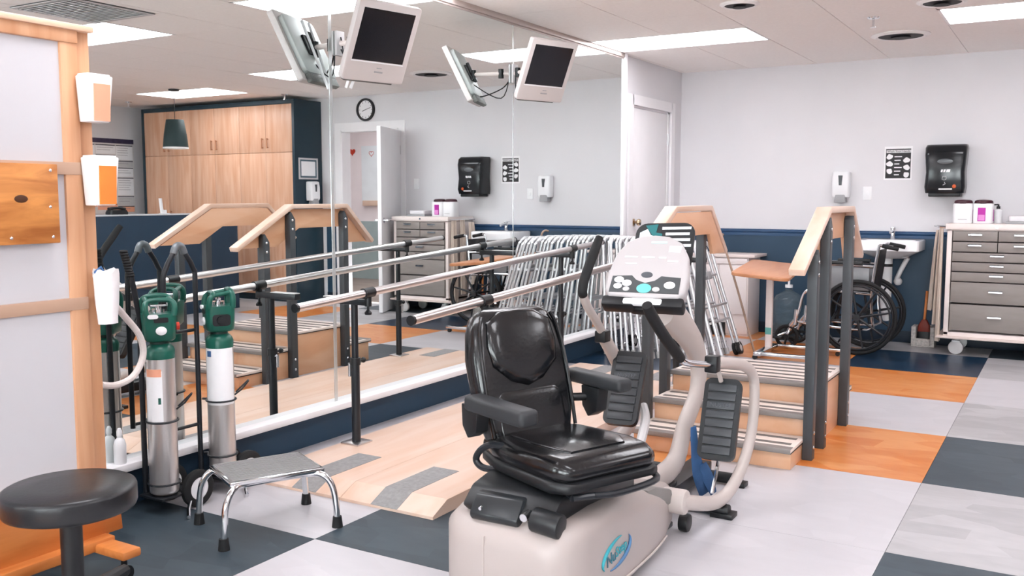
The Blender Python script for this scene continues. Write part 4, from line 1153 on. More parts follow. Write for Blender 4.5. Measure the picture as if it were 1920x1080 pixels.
# ---------------------------------------------------------------- folded walkers leaning against the mirror
def make_walker(wheels):
    t = thing('folded_walker', 'folded aluminium walker', 'walker')
    Hh, W = 0.925, 0.4
    for q, x in enumerate((0.0, 0.042)):
        w0 = W / 2 - 0.02 * q
        g_ = G().tube([(x, -w0 - 0.04, 0.02), (x, -w0, Hh - 0.12), (x, -w0 + 0.02, Hh - 0.04), (x, -w0 + 0.08, Hh), (x, w0 - 0.08, Hh - 0.01), (x, w0 - 0.02, Hh - 0.05), (x, w0, Hh - 0.13), (x, w0 + 0.05, 0.02)], 0.0125, n=8, sm=3)
        f = g_.build('side_frame', ALUW, t)
        G().tube([(x, -w0 - 0.018, 0.42), (x, w0 + 0.025, 0.42)], 0.009, n=8).build('side_brace', ALUW, f)
        G().tube([(x, -w0 + 0.05, Hh - 0.012), (x, -w0 + 0.08, Hh + 0.0005), (x, w0 - 0.08, Hh - 0.0095), (x, w0 - 0.05, Hh - 0.022)], 0.016, n=8).build('hand_grip', GREYL if q else WHITE, f)
        for s_ in (-1, 1):
            yy = -w0 - 0.04 if s_ < 0 else w0 + 0.05
            if wheels and s_ > 0:
                G().cyl((x - 0.011, yy, 0.05), (x + 0.011, yy, 0.05), 0.05, n=20).build('wheel', RUBBER, f)
                G().cyl((x - 0.013, yy, 0.05), (x + 0.013, yy, 0.05), 0.026, n=16).build('wheel_hub', GREYL, f)
            else:
                G().cyl((x, yy, 0.0), (x, yy, 0.05), 0.0175, n=12).build('rubber_tip', mat('grey tip', '#b9b7b6', 0.6), f)
            # height adjust holes
            for k in range(3):
                G().cyl((x + 0.012, yy * (1 - 0.02 * k), 0.1 + 0.05 * k), (x + 0.0145, yy * (1 - 0.02 * k), 0.1 + 0.05 * k), 0.004, n=8).build('adjustment_button', BLACK, f)
    G().tube([(0.021, -W / 2 - 0.01, 0.66), (0.021, W / 2 + 0.0, 0.66)], 0.011, n=8).build('front_crossbar', ALUW, t)
    G().tube([(0.021, -W / 2 - 0.02, 0.3), (0.021, W / 2 + 0.02, 0.3)], 0.009, n=8).build('front_crossbar', ALUW, t)
    G().span((0.008, -0.045, 0.63), (0.042, 0.045, 0.69)).build('folding_latch', GREY, t, bev=0.004)
    return t


w_plain = make_walker(False)
w_wheel = make_walker(True)
ORD = ['first', 'second', 'third', 'fourth', 'fifth', 'sixth', 'seventh', 'eighth', 'ninth', 'tenth']
used = {0: False, 1: False}
NW = 10
for k in range(NW):
    src = k in (0, 3, 6, 9)
    base = w_wheel if src else w_plain
    o = copy_tree(base) if used[src] else base
    used[src] = True
    tl = 4.0 + 1.45 * k
    o.location = (0.12 + 0.1 * k, 6.98 + random.uniform(-0.03, 0.03), 0.004)
    o.rotation_euler = (random.uniform(-0.015, 0.015), -math.radians(tl), random.uniform(-0.015, 0.015))
    o['label'] = 'folded aluminium walker%s, %s out from the mirror in the leaning row' % (' with wheels' if src else '', ORD[k])
    o['group'] = 'folded walkers leaning on the mirror'
# cane and blue bag tucked between
cn = G().tube([(1.13, 7.36, 0.0), (0.99, 7.33, 0.5), (0.87, 7.32, 0.87), (0.85, 7.32, 0.93), (0.84, 7.35, 0.95), (0.835, 7.4, 0.945)], 0.009, n=10, sm=3)
tag(cn.build('walking_cane', mat('tan cane wood', '#a58b7a', 0.4)), 'tan wooden walking cane leaning at the outer end of the walker row', 'cane')
# ---------------------------------------------------------------- white base cabinet
wc = thing('base_cabinet', 'low white base cabinet with a toe opening under the navy wall', 'cabinet', (0.53, 8.42, 0))
bw(G().span((0.27, 8.24, 0.02), (0.8, 8.6, 0.71)), 'carcass', mat('cabinet cream white', '#ece3e1', 0.45, var=0.02), wc, bev=0.002)
bw(G().span((0.24, 8.215, 0.71), (0.86, 8.605, 0.735)), 'worktop', mat('cabinet top pale', '#e7d9d4', 0.4, var=0.03), wc, bev=0.003)
for a, b in ((0.28, 0.53), (0.54, 0.79)):
    bw(G().span((a, 8.224, 0.2), (b, 8.24, 0.64)), 'door', MATS['cabinet cream white'], wc, bev=0.003)
bw(G().span((0.28, 8.224, 0.65), (0.79, 8.24, 0.7)), 'drawer_front', MATS['cabinet cream white'], wc, bev=0.003)
bw(G().span((0.42, 8.22, 0.0), (0.6, 8.235, 0.12)), 'toe_opening_shade', BLACK, wc)  # black slab on the front, colour stands in for shade in the cut-out
for a, b in ((0.27, 0.42), (0.6, 0.8)):
    bw(G().span((a, 8.25, 0.0), (b, 8.6, 0.02)), 'plinth', MATS['cabinet cream white'], wc)

# ---------------------------------------------------------------- overbed table
ot = thing('overbed_table', 'wood-topped overbed table on a cream column and low chrome base', 'table', (1.22, 7.42, 0))
tm = frame_mtx((1.27, 7.2, 0.69), (0.99, 0.1, -0.06), (0.09, -0.045, 1))
bw(G().prism(rrect(0.42, 0.86, 0.06, 5), -0.012, 0.012, lambda u, v, w: (u, v, w)), 'table_top', WOODT, ot, xf=tm, bev=0.004)
bw(G().span((1.195, 7.4, 0.05), (1.245, 7.44, 0.68)), 'column', CARTW, ot, bev=0.004)
bw(G().span((1.196, 7.398, 0.16), (1.244, 7.4, 0.215)), 'label', mat('teal label', '#5fa39b', 0.5), ot)
bw(G().span((1.2, 7.3, 0.655), (1.3, 7.5, 0.672)), 'top_bracket', GREY, ot, bev=0.003)
bw(G().span((1.19, 7.1, 0.03), (1.25, 7.62, 0.06)).span((1.25, 7.1, 0.035), (1.75, 7.145, 0.06)).span((1.25, 7.575, 0.035), (1.75, 7.62, 0.06)), 'base_frame', CHROME, ot, bev=0.004)
for (x, y) in ((1.2, 7.12), (1.2, 7.6), (1.72, 7.122), (1.72, 7.598)):
    bw(G().cyl((x, y - 0.012, 0.018), (x, y + 0.012, 0.018), 0.018, n=16), 'caster', BLACK, ot)

# ---------------------------------------------------------------- water jug with pump
jg = thing('water_jug', 'clear blue plastic water jug with a white pump, behind the wheelchair casters', 'jug', (1.14, 8.32, 0))
JUG = mat('clear jug plastic', '#b4c9d2', 0.08, var=0.0, trans=0.9, ior=1.28)
prf = [(0.001, 0.0), (0.12, 0.0), (0.135, 0.015)]
for k in range(4):
    z = 0.04 + 0.075 * k
    prf += [(0.135, z), (0.129, z + 0.015), (0.135, z + 0.03)]
prf += [(0.135, 0.33), (0.11, 0.385), (0.05, 0.42), (0.03, 0.43), (0.03, 0.46), (0.001, 0.46)]
G().lathe(prf, n=32).build('bottle', JUG, jg, ang=50)
G().cyl((0, 0, 0.455), (0, 0, 0.48), 0.033).cyl((0, 0, 0.48), (0, 0, 0.53), 0.01).cyl((0, 0, 0.53), (0, 0, 0.565), 0.024).tube([(0, 0, 0.54), (-0.05, -0.02, 0.545), (-0.06, -0.025, 0.52)], 0.006).build('pump', WHITE, jg)

# ---------------------------------------------------------------- wheelchair
wl = thing('wheelchair', 'black and chrome wheelchair parked in front of the wall sink facing the mirror', 'wheelchair', (1.62, 7.95, 0))
for yy, s_ in ((7.73, -1), (8.17, 1)):
    cx, cz, R = 1.83, 0.3, 0.3
    tw = bw(G().tube([(cx + (R - 0.015) * math.cos(2 * PI * i / 48), yy, cz + (R - 0.015) * math.sin(2 * PI * i / 48)) for i in range(48)], 0.0155, n=10, closed=True), 'rear_wheel', RUBBER, wl)
    bw(G().tube([(cx + (R - 0.035) * math.cos(2 * PI * i / 48), yy, cz + (R - 0.035) * math.sin(2 * PI * i / 48)) for i in range(48)], 0.008, n=8, closed=True), 'rim', BLACKM, tw)
    bw(G().tube([(cx + (R - 0.05) * math.cos(2 * PI * i / 48), yy + s_ * 0.035, cz + (R - 0.05) * math.sin(2 * PI * i / 48)) for i in range(48)], 0.008, n=8, closed=True), 'hand_rim', BLACKM, tw)
    for k in range(8):
        a = 2 * PI * k / 8 + 0.2
        bw(G().tube([(cx, yy, cz), (cx + (R - 0.035) * math.cos(a), yy, cz + (R - 0.035) * math.sin(a))], [0.012, 0.007], n=8), 'spoke', BLACKM, tw)
    bw(G().cyl((cx, yy - 0.03, cz), (cx, yy + 0.03, cz), 0.028), 'hub', BLACKM, tw)
    yf = yy - s_ * 0.05
    cw = bw(G().tube([(1.27 + 0.085 * math.cos(2 * PI * i / 30), yf, 0.1 + 0.085 * math.sin(2 * PI * i / 30)) for i in range(30)], 0.0145, n=10, closed=True), 'front_caster', RUBBER, wl)
    for k in range(7):
        a = 2 * PI * k / 7
        bw(G().tube([(1.27, yf, 0.1), (1.27 + 0.078 * math.cos(a), yf, 0.1 + 0.078 * math.sin(a))], 0.009, n=6), 'spoke', BLACK, cw)
    bw(G().cyl((1.27, yf - 0.02, 0.1), (1.27, yf + 0.02, 0.1), 0.02), 'hub', BLACK, cw)
    bw(G().tube([(1.27, yf, 0.1), (1.3, yf, 0.2), (1.33, yf, 0.24)], 0.014, n=8).cyl((1.335, yf, 0.2), (1.345, yf, 0.33), 0.016), 'caster_fork', CHROME, wl)
    yi = yy - s_ * 0.05
    bw(G().tube([(1.36, yi, 0.24), (1.42, yi, 0.22), (1.9, yi, 0.2), (1.93, yi, 0.3), (1.92, yi, 0.48), (1.96, yi, 0.83), (1.985, yi, 0.868), (2.07, yi, 0.86)], 0.0115, n=10, sm=3), 'frame_tube', CHROME, wl)
    bw(G().tube([(1.92, yi, 0.48), (1.5, yi, 0.5), (1.4, yi, 0.46), (1.36, yi, 0.3), (1.3, yi, 0.16), (1.2, yi, 0.1)], 0.0115, n=10, sm=3), 'frame_tube', CHROME, wl)
    bw(G().tube([(1.93, yi, 0.7), (1.55, yi, 0.71), (1.48, yi, 0.66), (1.47, yi, 0.49)], 0.0105, n=10, sm=3), 'arm_tube', CHROME, wl)
    bw(G().box((1.72, yi, 0.725), (0.26, 0.045, 0.03)), 'arm_pad', BLACK, wl, bev=0.008)
    bw(G().box((1.7, yi, 0.6), (0.4, 0.006, 0.18)), 'side_guard', mat('smoky clear guard', '#77787b', 0.25, var=0.06), wl, bev=0.002)
    bw(G().cyl((1.99, yi, 0.868), (2.11, yi, 0.845), 0.0165), 'push_handle', RUBBER, wl, bev=0.004)
    bw(G().span((1.14, yi - 0.06, 0.085), (1.24, yi + 0.06, 0.1)), 'footplate', BLACK, wl, bev=0.003)
bw(G().span((1.42, 7.79, 0.485), (1.9, 8.11, 0.505)), 'seat_sling', mat('black nylon', '#15161a', 0.6, var=0.08, scale=30), wl, bev=0.006)
bw(G().prism([(1.915, 0.5), (1.935, 0.5), (1.972, 0.83), (1.952, 0.83)], 7.78, 8.12, lambda u, v, w: (u, w, v)), 'back_sling', MATS['black nylon'], wl, bev=0.004)
bw(G().tube([(1.6, 7.79, 0.22), (1.7, 8.11, 0.48)], 0.01).tube([(1.7, 7.79, 0.48), (1.6, 8.11, 0.22)], 0.01).cyl((1.83, 7.75, 0.3), (1.83, 8.15, 0.3), 0.01), 'cross_brace', BLACKM, wl)

# ---------------------------------------------------------------- wall sink
sk = thing('wall_sink', 'white ceramic wall sink with a chrome faucet on the navy wall', 'sink', (1.95, 8.4, 0.75))


def sk_ring(w, d, r, z, cy=8.41):
    return [V((1.95 + u, cy + v, z)) for u, v in rrect(w, d, r, 5)]


SINK = mat('ceramic', '#f1f0f2', 0.15, var=0.01, coat=0.3)
bw(G().rings([sk_ring(0.24, 0.2, 0.08, 0.735, 8.46), sk_ring(0.36, 0.3, 0.06, 0.77, 8.43), sk_ring(0.46, 0.37, 0.03, 0.795), sk_ring(0.498, 0.398, 0.02, 0.806), sk_ring(0.5, 0.4, 0.018, 0.885), sk_ring(0.485, 0.385, 0.03, 0.893), sk_ring(0.4, 0.24, 0.05, 0.888, 8.36), sk_ring(0.36, 0.2, 0.06, 0.8, 8.36), sk_ring(0.2, 0.12, 0.05, 0.775, 8.36)]), 'basin', SINK, sk, ang=50)
bw(G().cyl((1.95, 8.52, 0.885), (1.95, 8.52, 0.98), 0.02, 0.017).tube([(1.95, 8.52, 0.955), (1.95, 8.46, 0.965), (1.95, 8.4, 0.95)], [0.016, 0.014, 0.012], n=10).span((1.94, 8.49, 0.985), (1.96, 8.58, 0.995)).cyl((1.95, 8.52, 0.975), (1.95, 8.52, 0.995), 0.021), 'faucet', CHROME, sk, bev=0.001)
dr = bw(G().cyl((1.92, 8.47, 0.42), (1.92, 8.47, 0.74), 0.045), 'pipe_cover', WHITE, sk)
bw(G().cyl((1.92, 8.47, 0.66), (1.92, 8.47, 0.685), 0.048), 'pipe_band', BLACK, dr)
bw(G().tube([(1.92, 8.47, 0.43), (1.92, 8.48, 0.3), (1.93, 8.5, 0.2)], [0.045, 0.042, 0.03], n=14, sm=4), 'pipe_cover', WHITE, sk)
bw(G().tube([(2.08, 8.5, 0.74), (2.03, 8.52, 0.64), (1.99, 8.56, 0.55)], 0.02, n=12, sm=4).ball((2.0, 8.56, 0.53), 0.035), 'pipe_cover', WHITE, sk)

# ---------------------------------------------------------------- drawer cart
CX0, CX1, CY0, CY1 = 2.415, 3.13, 8.1, 8.58
dc = thing('drawer_cart', 'cream medical cart with grey drawers on clear casters by the back wall', 'cart', ((CX0 + CX1) / 2, (CY0 + CY1) / 2, 0))
bw(G().span((CX0, CY0 + 0.012, 0.16), (CX0 + 0.035, CY1, 1.0)).span((CX1 - 0.035, CY0 + 0.012, 0.16), (CX1, CY1, 1.0)).span((CX0, CY1 - 0.015, 0.16), (CX1, CY1, 1.0)).span((CX0, CY0 + 0.012, 0.15), (CX1, CY1, 0.185)).span((CX0, CY0 + 0.012, 0.985), (CX1, CY1, 1.0)), 'cabinet_body', CARTW, dc, bev=0.003)
bw(G().span((CX0 - 0.012, CY0 - 0.01, 0.995), (CX1 + 0.012, CY1 + 0.005, 1.04)), 'cart_top', CARTW, dc, bev=0.004)
bw(G().span((CX0 - 0.05, CY0 - 0.035, 0.135), (CX1 + 0.03, CY1 + 0.01, 0.152)), 'bumper', mat('cream bumper', '#dccbc4', 0.5), dc, bev=0.006)
bw(G().cyl(((CX0 + CX1) / 2 - 0.01, CY0 - 0.012, 1.017), ((CX0 + CX1) / 2 - 0.01, CY0 - 0.005, 1.017), 0.011), 'lock', CHROME, dc)
rows = [(0.905, 0.985, 2), (0.822, 0.90, 2), (0.745, 0.817, 1), (0.668, 0.74, 1), (0.59, 0.663, 1), (0.42, 0.585, 1), (0.2, 0.41, 1)]
xa, xb = CX0 + 0.04, CX1 - 0.04
for (z0, z1, n) in rows:
    w = (xb - xa) / n
    for q in range(n):
        a, b = xa + q * w + 0.003, xa + (q + 1) * w - 0.003
        d_ = bw(G().span((a, CY0, z0 + 0.002), (b, CY0 + 0.3, z1 - 0.002)), 'drawer', GREYD, dc, bev=0.002)
        mx_, mz = (a + b) / 2, (z0 + z1) / 2 + 0.006
        bw(G().span((mx_ - 0.048, CY0 - 0.016, mz), (mx_ + 0.048, CY0 - 0.012, mz + 0.016)).span((mx_ - 0.048, CY0 - 0.016, mz + 0.012), (mx_ + 0.048, CY0, mz + 0.016)), 'handle', CHROME, d_)
for (x, y) in ((CX0 + 0.09, CY0 + 0.08), (CX1 - 0.09, CY0 + 0.08), (CX0 + 0.09, CY1 - 0.07), (CX1 - 0.09, CY1 - 0.07)):
    c_ = bw(G().cyl((x, y, 0.1), (x, y, 0.137), 0.014).span((x - 0.03, y - 0.02, 0.1), (x + 0.03, y + 0.02, 0.112)), 'caster_fork', WHITE, dc, bev=0.002)
    bw(G().cyl((x, y - 0.014, 0.055), (x, y + 0.014, 0.055), 0.055, n=24), 'caster_wheel', mat('milky caster', '#d5d2d2', 0.3), c_, bev=0.005)


def hang_cloth(x, y, z0, z1, w, folds, lab, seed, bow=0.0):
    rnd = random.Random(seed)
    ph = rnd.random() * 6
    rgs = []
    nz, ny = 14, 16
    for iz in range(nz + 1):
        q = iz / nz
        z = z0 + (z1 - z0) * q
        amp = 0.014 * (1.1 - 0.7 * q)
        ww = w * (1 - 0.35 * q * q)
        f = [(x - bow * (1 - q) ** 0.7 + amp * math.sin(folds * 2 * PI * j / ny + ph + 0.6 * q), y - ww / 2 + ww * j / ny) for j in range(ny + 1)]
        b_ = [(u + 0.006, v) for u, v in reversed(f)]
        rgs.append([V((u, v, z)) for u, v in f + b_])
    o_ = G().rings(rgs).build('hanging_cloth', CLOTH, ang=60)
    tag(o_, lab, 'cloth', 'cloths hanging on the drawer cart')
    return o_


hang_cloth(2.37, 8.16, 0.10, 1.0, 0.1, 1.5, 'long cream cloth nearest the front on the side of the drawer cart', 1, 0.005)
hang_cloth(2.345, 8.28, 0.22, 1.01, 0.12, 1.5, 'middle cream cloth hanging on the side of the drawer cart', 2, 0.02)
hang_cloth(2.31, 8.4, 0.32, 0.98, 0.13, 1.5, 'rear cream cloth bulging out on the side of the drawer cart', 3, 0.035)
bw(G().tube([(CX0 + 0.002, 8.1 + 0.02, 1.005), (2.36, 8.12, 1.012), (2.3, 8.3, 1.015), (2.3, 8.45, 1.012), (CX0 + 0.002, 8.5, 1.005)], 0.005, n=8), 'side_rail', CHROME, dc)


def canister(px, lab, mag):
    p_ = PX(px, 418, y=8.3)
    t = thing('wipes_canister', lab, 'canister', (p_.x, 8.3, 1.04), group='wipes canisters on the cart')
    g_ = G().rings([[V((u, v, z)) for u, v in rrect(w, w * 0.95, 0.03, 4)] for z, w in ((0.0, 0.135), (0.004, 0.142), (0.15, 0.142), (0.158, 0.13))])
    g_.build('tub', WHITE, t, ang=50)
    G().lathe([(0.001, 0.157), (0.066, 0.157), (0.068, 0.162), (0.064, 0.178), (0.05, 0.186), (0.001, 0.188)], n=28).build('lid', mat('maroon lid', '#3a1020', 0.4), t)
    if mag:
        G().span((-0.035, -0.0745, 0.02), (0.02, -0.0685, 0.125)).build('label', MAGENTA, t)
        G().span((-0.03, -0.0752, 0.025), (0.015, -0.0744, 0.07)).build('label_panel', mat('pink label', '#d889c8', 0.5), t)
    else:
        G().span((-0.03, -0.0735, 0.03), (0.035, -0.0705, 0.034)).build('label_line', GREY, t)
    G().span((0.0705, -0.03, 0.02), (0.073, 0.03, 0.11)).build('side_label', MAGENTA, t)
    return t


canister(1805, 'plain white wipes canister with a dark maroon lid on the cart', False)
canister(1843, 'white wipes canister with a magenta front label on the cart', True)
bt = thing('pump_bottle', 'small white bottle with a black pump behind the canisters on the cart', 'bottle', (2.745, 8.43, 1.04))
G().lathe([(0.001, 0), (0.03, 0), (0.032, 0.005), (0.03, 0.1), (0.012, 0.115), (0.001, 0.115)]).build('body', WHITE, bt)
G().cyl((0, 0, 0.114), (0, 0, 0.135), 0.014).cyl((0, 0, 0.135), (0, 0, 0.15), 0.007).tube([(0, 0, 0.148), (-0.03, -0.01, 0.148)], 0.006).build('pump', BLACK, bt)
tb = thing('storage_tray', 'low pale plastic tray with a grey base on the right of the cart top', 'tray', (2.92, 8.36, 1.04))
G().span((-0.11, -0.12, 0.0), (0.13, 0.12, 0.02)).build('base', GREY, tb, bev=0.004)
G().rings([[V((u, v, z)) for u, v in rrect(w, w, 0.02, 3, 0.01)] for z, w in ((0.02, 0.2), (0.06, 0.205))]).build('bin', mat('frosted tub', '#e3e0e3', 0.4, var=0.02), tb, bev=0.004)
# dust box and brush on the floor beside the cart
db = thing('dust_bin', 'small speckled grey open bin on the floor between sink and cart', 'bin', (2.23, 8.5, 0))
SPK = mat('speckled grey', '#b8b2ae', 0.6, var=0.25, scale=60)
G().span((-0.09, -0.08, 0), (0.09, 0.08, 0.012)).span((-0.09, -0.08, 0.012), (-0.055, 0.08, 0.17)).span((0.055, -0.08, 0.012), (0.09, 0.08, 0.17)).span((-0.055, 0.06, 0.012), (0.055, 0.08, 0.17)).span((-0.055, -0.08, 0.012), (0.055, -0.066, 0.07)).build('tray', SPK, db, bev=0.004)
bp_ = thing('hand_brush', 'red-headed brush with an orange wooden handle standing in the grey bin', 'brush', (2.23, 8.49, 0.014))
G().rings([[V((u, v, z)) for u, v in rrect(w, d, 0.01, 2)] for z, w, d in ((0.11, 0.1, 0.05), (0.16, 0.09, 0.045), (0.21, 0.04, 0.03))]).build('head', mat('brick red', '#7a2a1c', 0.5), bp_, bev=0.003)
G().rings([[V((u, v, z)) for u, v in rrect(w, d, 0.01, 2)] for z, w, d in ((0.0, 0.095, 0.05), (0.11, 0.095, 0.045))]).build('bristles', BLACK, bp_)
G().cyl((0, 0, 0.2), (0.01, 0.02, 0.45), 0.011).build('handle', WOODO, bp_)

# ---------------------------------------------------------------- things on the back wall
td = thing('towel_dispenser', 'black paper towel dispenser on the wall above the drawer cart', 'dispenser', (2.345, ROOM_Y, 1.25))


def td_ring(z, w, d, r):
    return [V((u, -d / 2 + v * 1.0, z)) for u, v in rrect(w, d, r, 4)]


G().rings([td_ring(0.03, 0.29, 0.21, 0.03), td_ring(0.08, 0.305, 0.225, 0.035), td_ring(0.2, 0.29, 0.215, 0.035), td_ring(0.34, 0.31, 0.225, 0.04), td_ring(0.4, 0.315, 0.205, 0.04), td_ring(0.425, 0.30, 0.17, 0.04)]).build('housing', mat('gloss black plastic', '#14181c', 0.16, var=0.04), td, ang=45)
G().span((-0.12, -0.2, 0.0), (0.12, -0.02, 0.035)).build('outlet', BLACK, td, bev=0.008)
G().ball((0.0, -0.213, 0.29), (0.085, 0.012, 0.03), 20).build('window', mat('smoke window', '#5f6366', 0.15), td)
for k, (u, h) in enumerate(((-0.032, 0.03), (-0.012, 0.036), (0.008, 0.03), (0.024, 0.044))):
    G().prism([(u, 0.2), (u + 0.014, 0.2), (u + 0.022, 0.2 + h), (u + 0.008, 0.2 + h)], 0.212, 0.2165, lambda a, b, w: (a, -w, b)).build('emblem_stroke', PAPER, td, smooth=False)
G().tube([(-0.015, -0.2185, 0.165), (-0.018, -0.219, 0.14), (-0.002, -0.22, 0.135), (0.012, -0.22, 0.14), (0.012, -0.219, 0.165), (-0.015, -0.2185, 0.165)], 0.002, n=6).tube([(0.0, -0.221, 0.12), (0.008, -0.222, 0.105), (-0.01, -0.223, 0.095)], 0.003, n=6).build('pictogram', GREYL, td)
G().lathe([(0.001, 0), (0.016, 0), (0.014, 0.006), (0.001, 0.008)], n=16, mtx=M.Rotation(PI / 2, 3, 'X'), c=(0.075, -0.222, 0.085)).build('indicator', mat('orange sticker', '#d2571f', 0.5), td)
G().span((-0.04, -0.2285, 0.057), (0.06, -0.223, 0.068)).build('label_strip', PAPER, td)


def soap(loc, rz, lab, tip=True):
    t = thing('soap_dispenser', lab, 'dispenser', loc, rz, group='wall soap dispensers')
    G().rings([[V((u, -d / 2 + v, z)) for u, v in rrect(w, d, 0.02, 4)] for z, w, d in ((0.045, 0.14, 0.085), (0.07, 0.15, 0.1), (0.2, 0.15, 0.1), (0.262, 0.145, 0.09), (0.272, 0.112, 0.075))]).build('housing', WHITE, t, ang=50)
    G().prism([(-0.018, 0.235), (0.018, 0.235), (0.012, 0.15), (-0.012, 0.15)], 0.095, 0.1025, lambda a, b, w: (a, -w, b)).build('level_window', mat('dark level window', '#45484c', 0.3), t, smooth=False)
    G().prism([(-0.038, 0.07), (0.038, 0.07), (0.05, 0.0), (-0.05, 0.0)], 0.02, 0.1, lambda a, b, w: (a, -w, b)).build('push_lever', GREY, t, bev=0.006)
    return t


soap((1.505, ROOM_Y, 1.2), 0, 'white soap dispenser on the grey wall left of the light switch')
for (x, z, lab) in ((1.715, 1.28, 'white light switch plate right of the soap dispenser'), (3.19, 1.395, 'white switch plate between the towel dispenser and the open door')):
    t = thing('switch_plate', lab, 'switch', (x, ROOM_Y, z), group='switch plates')
    G().span((-0.036, -0.006, -0.058), (0.036, 0, 0.058)).build('plate', WHITE, t, bev=0.002)
    G().span((-0.008, -0.01, -0.016), (0.008, -0.005, 0.016)).build('toggle', WHITE, t, bev=0.002)
# hygiene poster
hp_ = thing('hygiene_poster', 'black and white hand hygiene poster on the wall beside the towel dispenser', 'poster', (1.955, ROOM_Y, 1.535))
G().span((-0.112, -0.002, -0.142), (0.112, 0, 0.142)).build('sheet', PAPER, hp_)
G().span((-0.1, -0.003, -0.128), (0.1, -0.002, 0.122)).build('print_ground', mat('poster black', '#2c2c2e', 0.6), hp_)
G().span((-0.095, -0.0038, 0.088), (0.1, -0.003, 0.112)).build('title_band', mat('poster grey', '#d5d4d6', 0.6), hp_)
words('title', 'Wash Your Hands', 0.024, mat('poster black', '#2c2c2e', 0.6), hp_, M.Translation((0.002, -0.0042, 0.1)) @ M.Rotation(PI / 2, 4, 'X'), ext=0.0003)
for k in range(6):
    u = -0.068 if k % 2 == 0 else 0.068
    z = 0.055 - 0.0305 * k
    pts = [(u + (0.025 + 0.004 * math.sin(2.0 * a + k)) * math.cos(a), z + (0.022 + 0.003 * math.cos(3 * a + k)) * math.sin(a)) for a in [2 * PI * i / 18 for i in range(18)]]
    G().prism(pts, 0.003, 0.0044, lambda a, b, w: (a, -w, b)).build('printed_picture', PAPER, hp_, smooth=False)
    G().span((-0.03 + (0 if k % 2 == 0 else 0.0), -0.0042, z - 0.004), (0.03 - 0.01 * (k % 3), -0.003, z + 0.004)).build('printed_line', PAPER, hp_)

# ================================================================== the far side of the room, seen in the mirror
TC0, TC1, TCY = 4.6, 7.28, 8.17
tc = thing('tall_cabinet', 'wall of tall wood-fronted storage cabinets in a dark navy surround', 'cabinet', ((TC0 + TC1) / 2, 8.4, 0))
DNAVY = mat('dark navy laminate', '#16303d', 0.45, var=0.04)
bw(G().span((TC0, TCY - 0.01, 0), (TC0 + 0.04, ROOM_Y, 2.38)), 'end_panel', DNAVY, tc, bev=0.002)
bw(G().span((TC1 - 0.04, TCY - 0.01, 0), (TC1, ROOM_Y, 2.38)), 'end_panel', DNAVY, tc, bev=0.002)
bw(G().span((TC0 + 0.04, TCY - 0.01, 2.33), (TC1 - 0.04, ROOM_Y, 2.38)), 'top_panel', DNAVY, tc, bev=0.002)
bw(G().span((TC0 + 0.04, TCY + 0.02, 0.08), (TC1 - 0.04, ROOM_Y, 2.33)), 'carcass', WOODC, tc)
bw(G().span((TC0 + 0.04, TCY + 0.05, 0), (TC1 - 0.04, ROOM_Y, 0.08)), 'plinth', DNAVY, tc)
nd = 6
w = (TC1 - TC0 - 0.08) / nd
for k in range(nd):
    a, b = TC0 + 0.04 + k * w + 0.002, TC0 + 0.04 + (k + 1) * w - 0.002
    for (z0, z1, hz) in ((1.772, 2.328, 1.87), (0.085, 1.766, 1.0)):
        d_ = bw(G().span((a, TCY, z0), (b, TCY + 0.019, z1)), 'door', WOODC, tc, bev=0.0015)
        hx = b - 0.04 if k % 2 == 0 else a + 0.04
        bw(G().cyl((hx, TCY - 0.025, hz - 0.05), (hx, TCY - 0.025, hz + 0.07), 0.007, n=10).cyl((hx, TCY - 0.025, hz - 0.04), (hx, TCY, hz - 0.04), 0.005, n=8).cyl((hx, TCY - 0.025, hz + 0.06), (hx, TCY, hz + 0.06), 0.005, n=8), 'handle', mat('copper handle', '#b98566', 0.3, metal=0.6), d_)
fn = thing('framed_notice', 'silver framed white notice on the dark end of the tall cabinets', 'picture frame', (TC0, 8.375, 1.58), -PI / 2)
G().span((-0.16, -0.012, -0.125), (0.16, 0, -0.105)).span((-0.16, -0.012, 0.105), (0.16, 0, 0.125)).span((-0.16, -0.012, -0.105), (-0.14, 0, 0.105)).span((0.14, -0.012, -0.105), (0.16, 0, 0.105)).build('frame', GREYL, fn, bev=0.002)
G().span((-0.14, -0.006, -0.105), (0.14, 0, 0.105)).build('mat_board', mat('slate mat board', '#4c6470', 0.6), fn)
G().span((-0.118, -0.0075, -0.085), (0.118, -0.006, 0.085)).build('sheet', PAPER, fn)
soap((TC0, 8.4, 1.16), -PI / 2, 'white soap dispenser on the dark end of the tall cabinets')
# wall clock
ck = thing('wall_clock', 'round black-rimmed wall clock above the open door', 'clock', (3.905, ROOM_Y, 2.255))
RX = M.Rotation(PI / 2, 3, 'X')
G().lathe([(0.105, 0.0), (0.13, 0.0), (0.132, 0.02), (0.125, 0.034), (0.112, 0.034), (0.105, 0.02)], n=40, mtx=RX, closed=True).build('rim', BLACK, ck, ang=50)
G().lathe([(0.001, 0.004), (0.112, 0.004), (0.112, 0.012), (0.001, 0.012)], n=40, mtx=RX).build('face', PAPER, ck)
for k in range(12):
    a = 2 * PI * k / 12
    G().box((0, 0, 0), (0.005, 0.002, 0.016)).build('hour_mark', BLACK, ck, loc=(0.09 * math.sin(a), -0.013, 0.09 * math.cos(a)), rot=(0, a, 0))
G().box((0, -0.015, 0.022), (0.007, 0.002, 0.06)).build('hour_hand', BLACK, ck, rot=(0, 1.9, 0))
G().box((0, -0.018, 0.035), (0.005, 0.002, 0.09)).build('minute_hand', BLACK, ck, rot=(0, -1.3, 0))
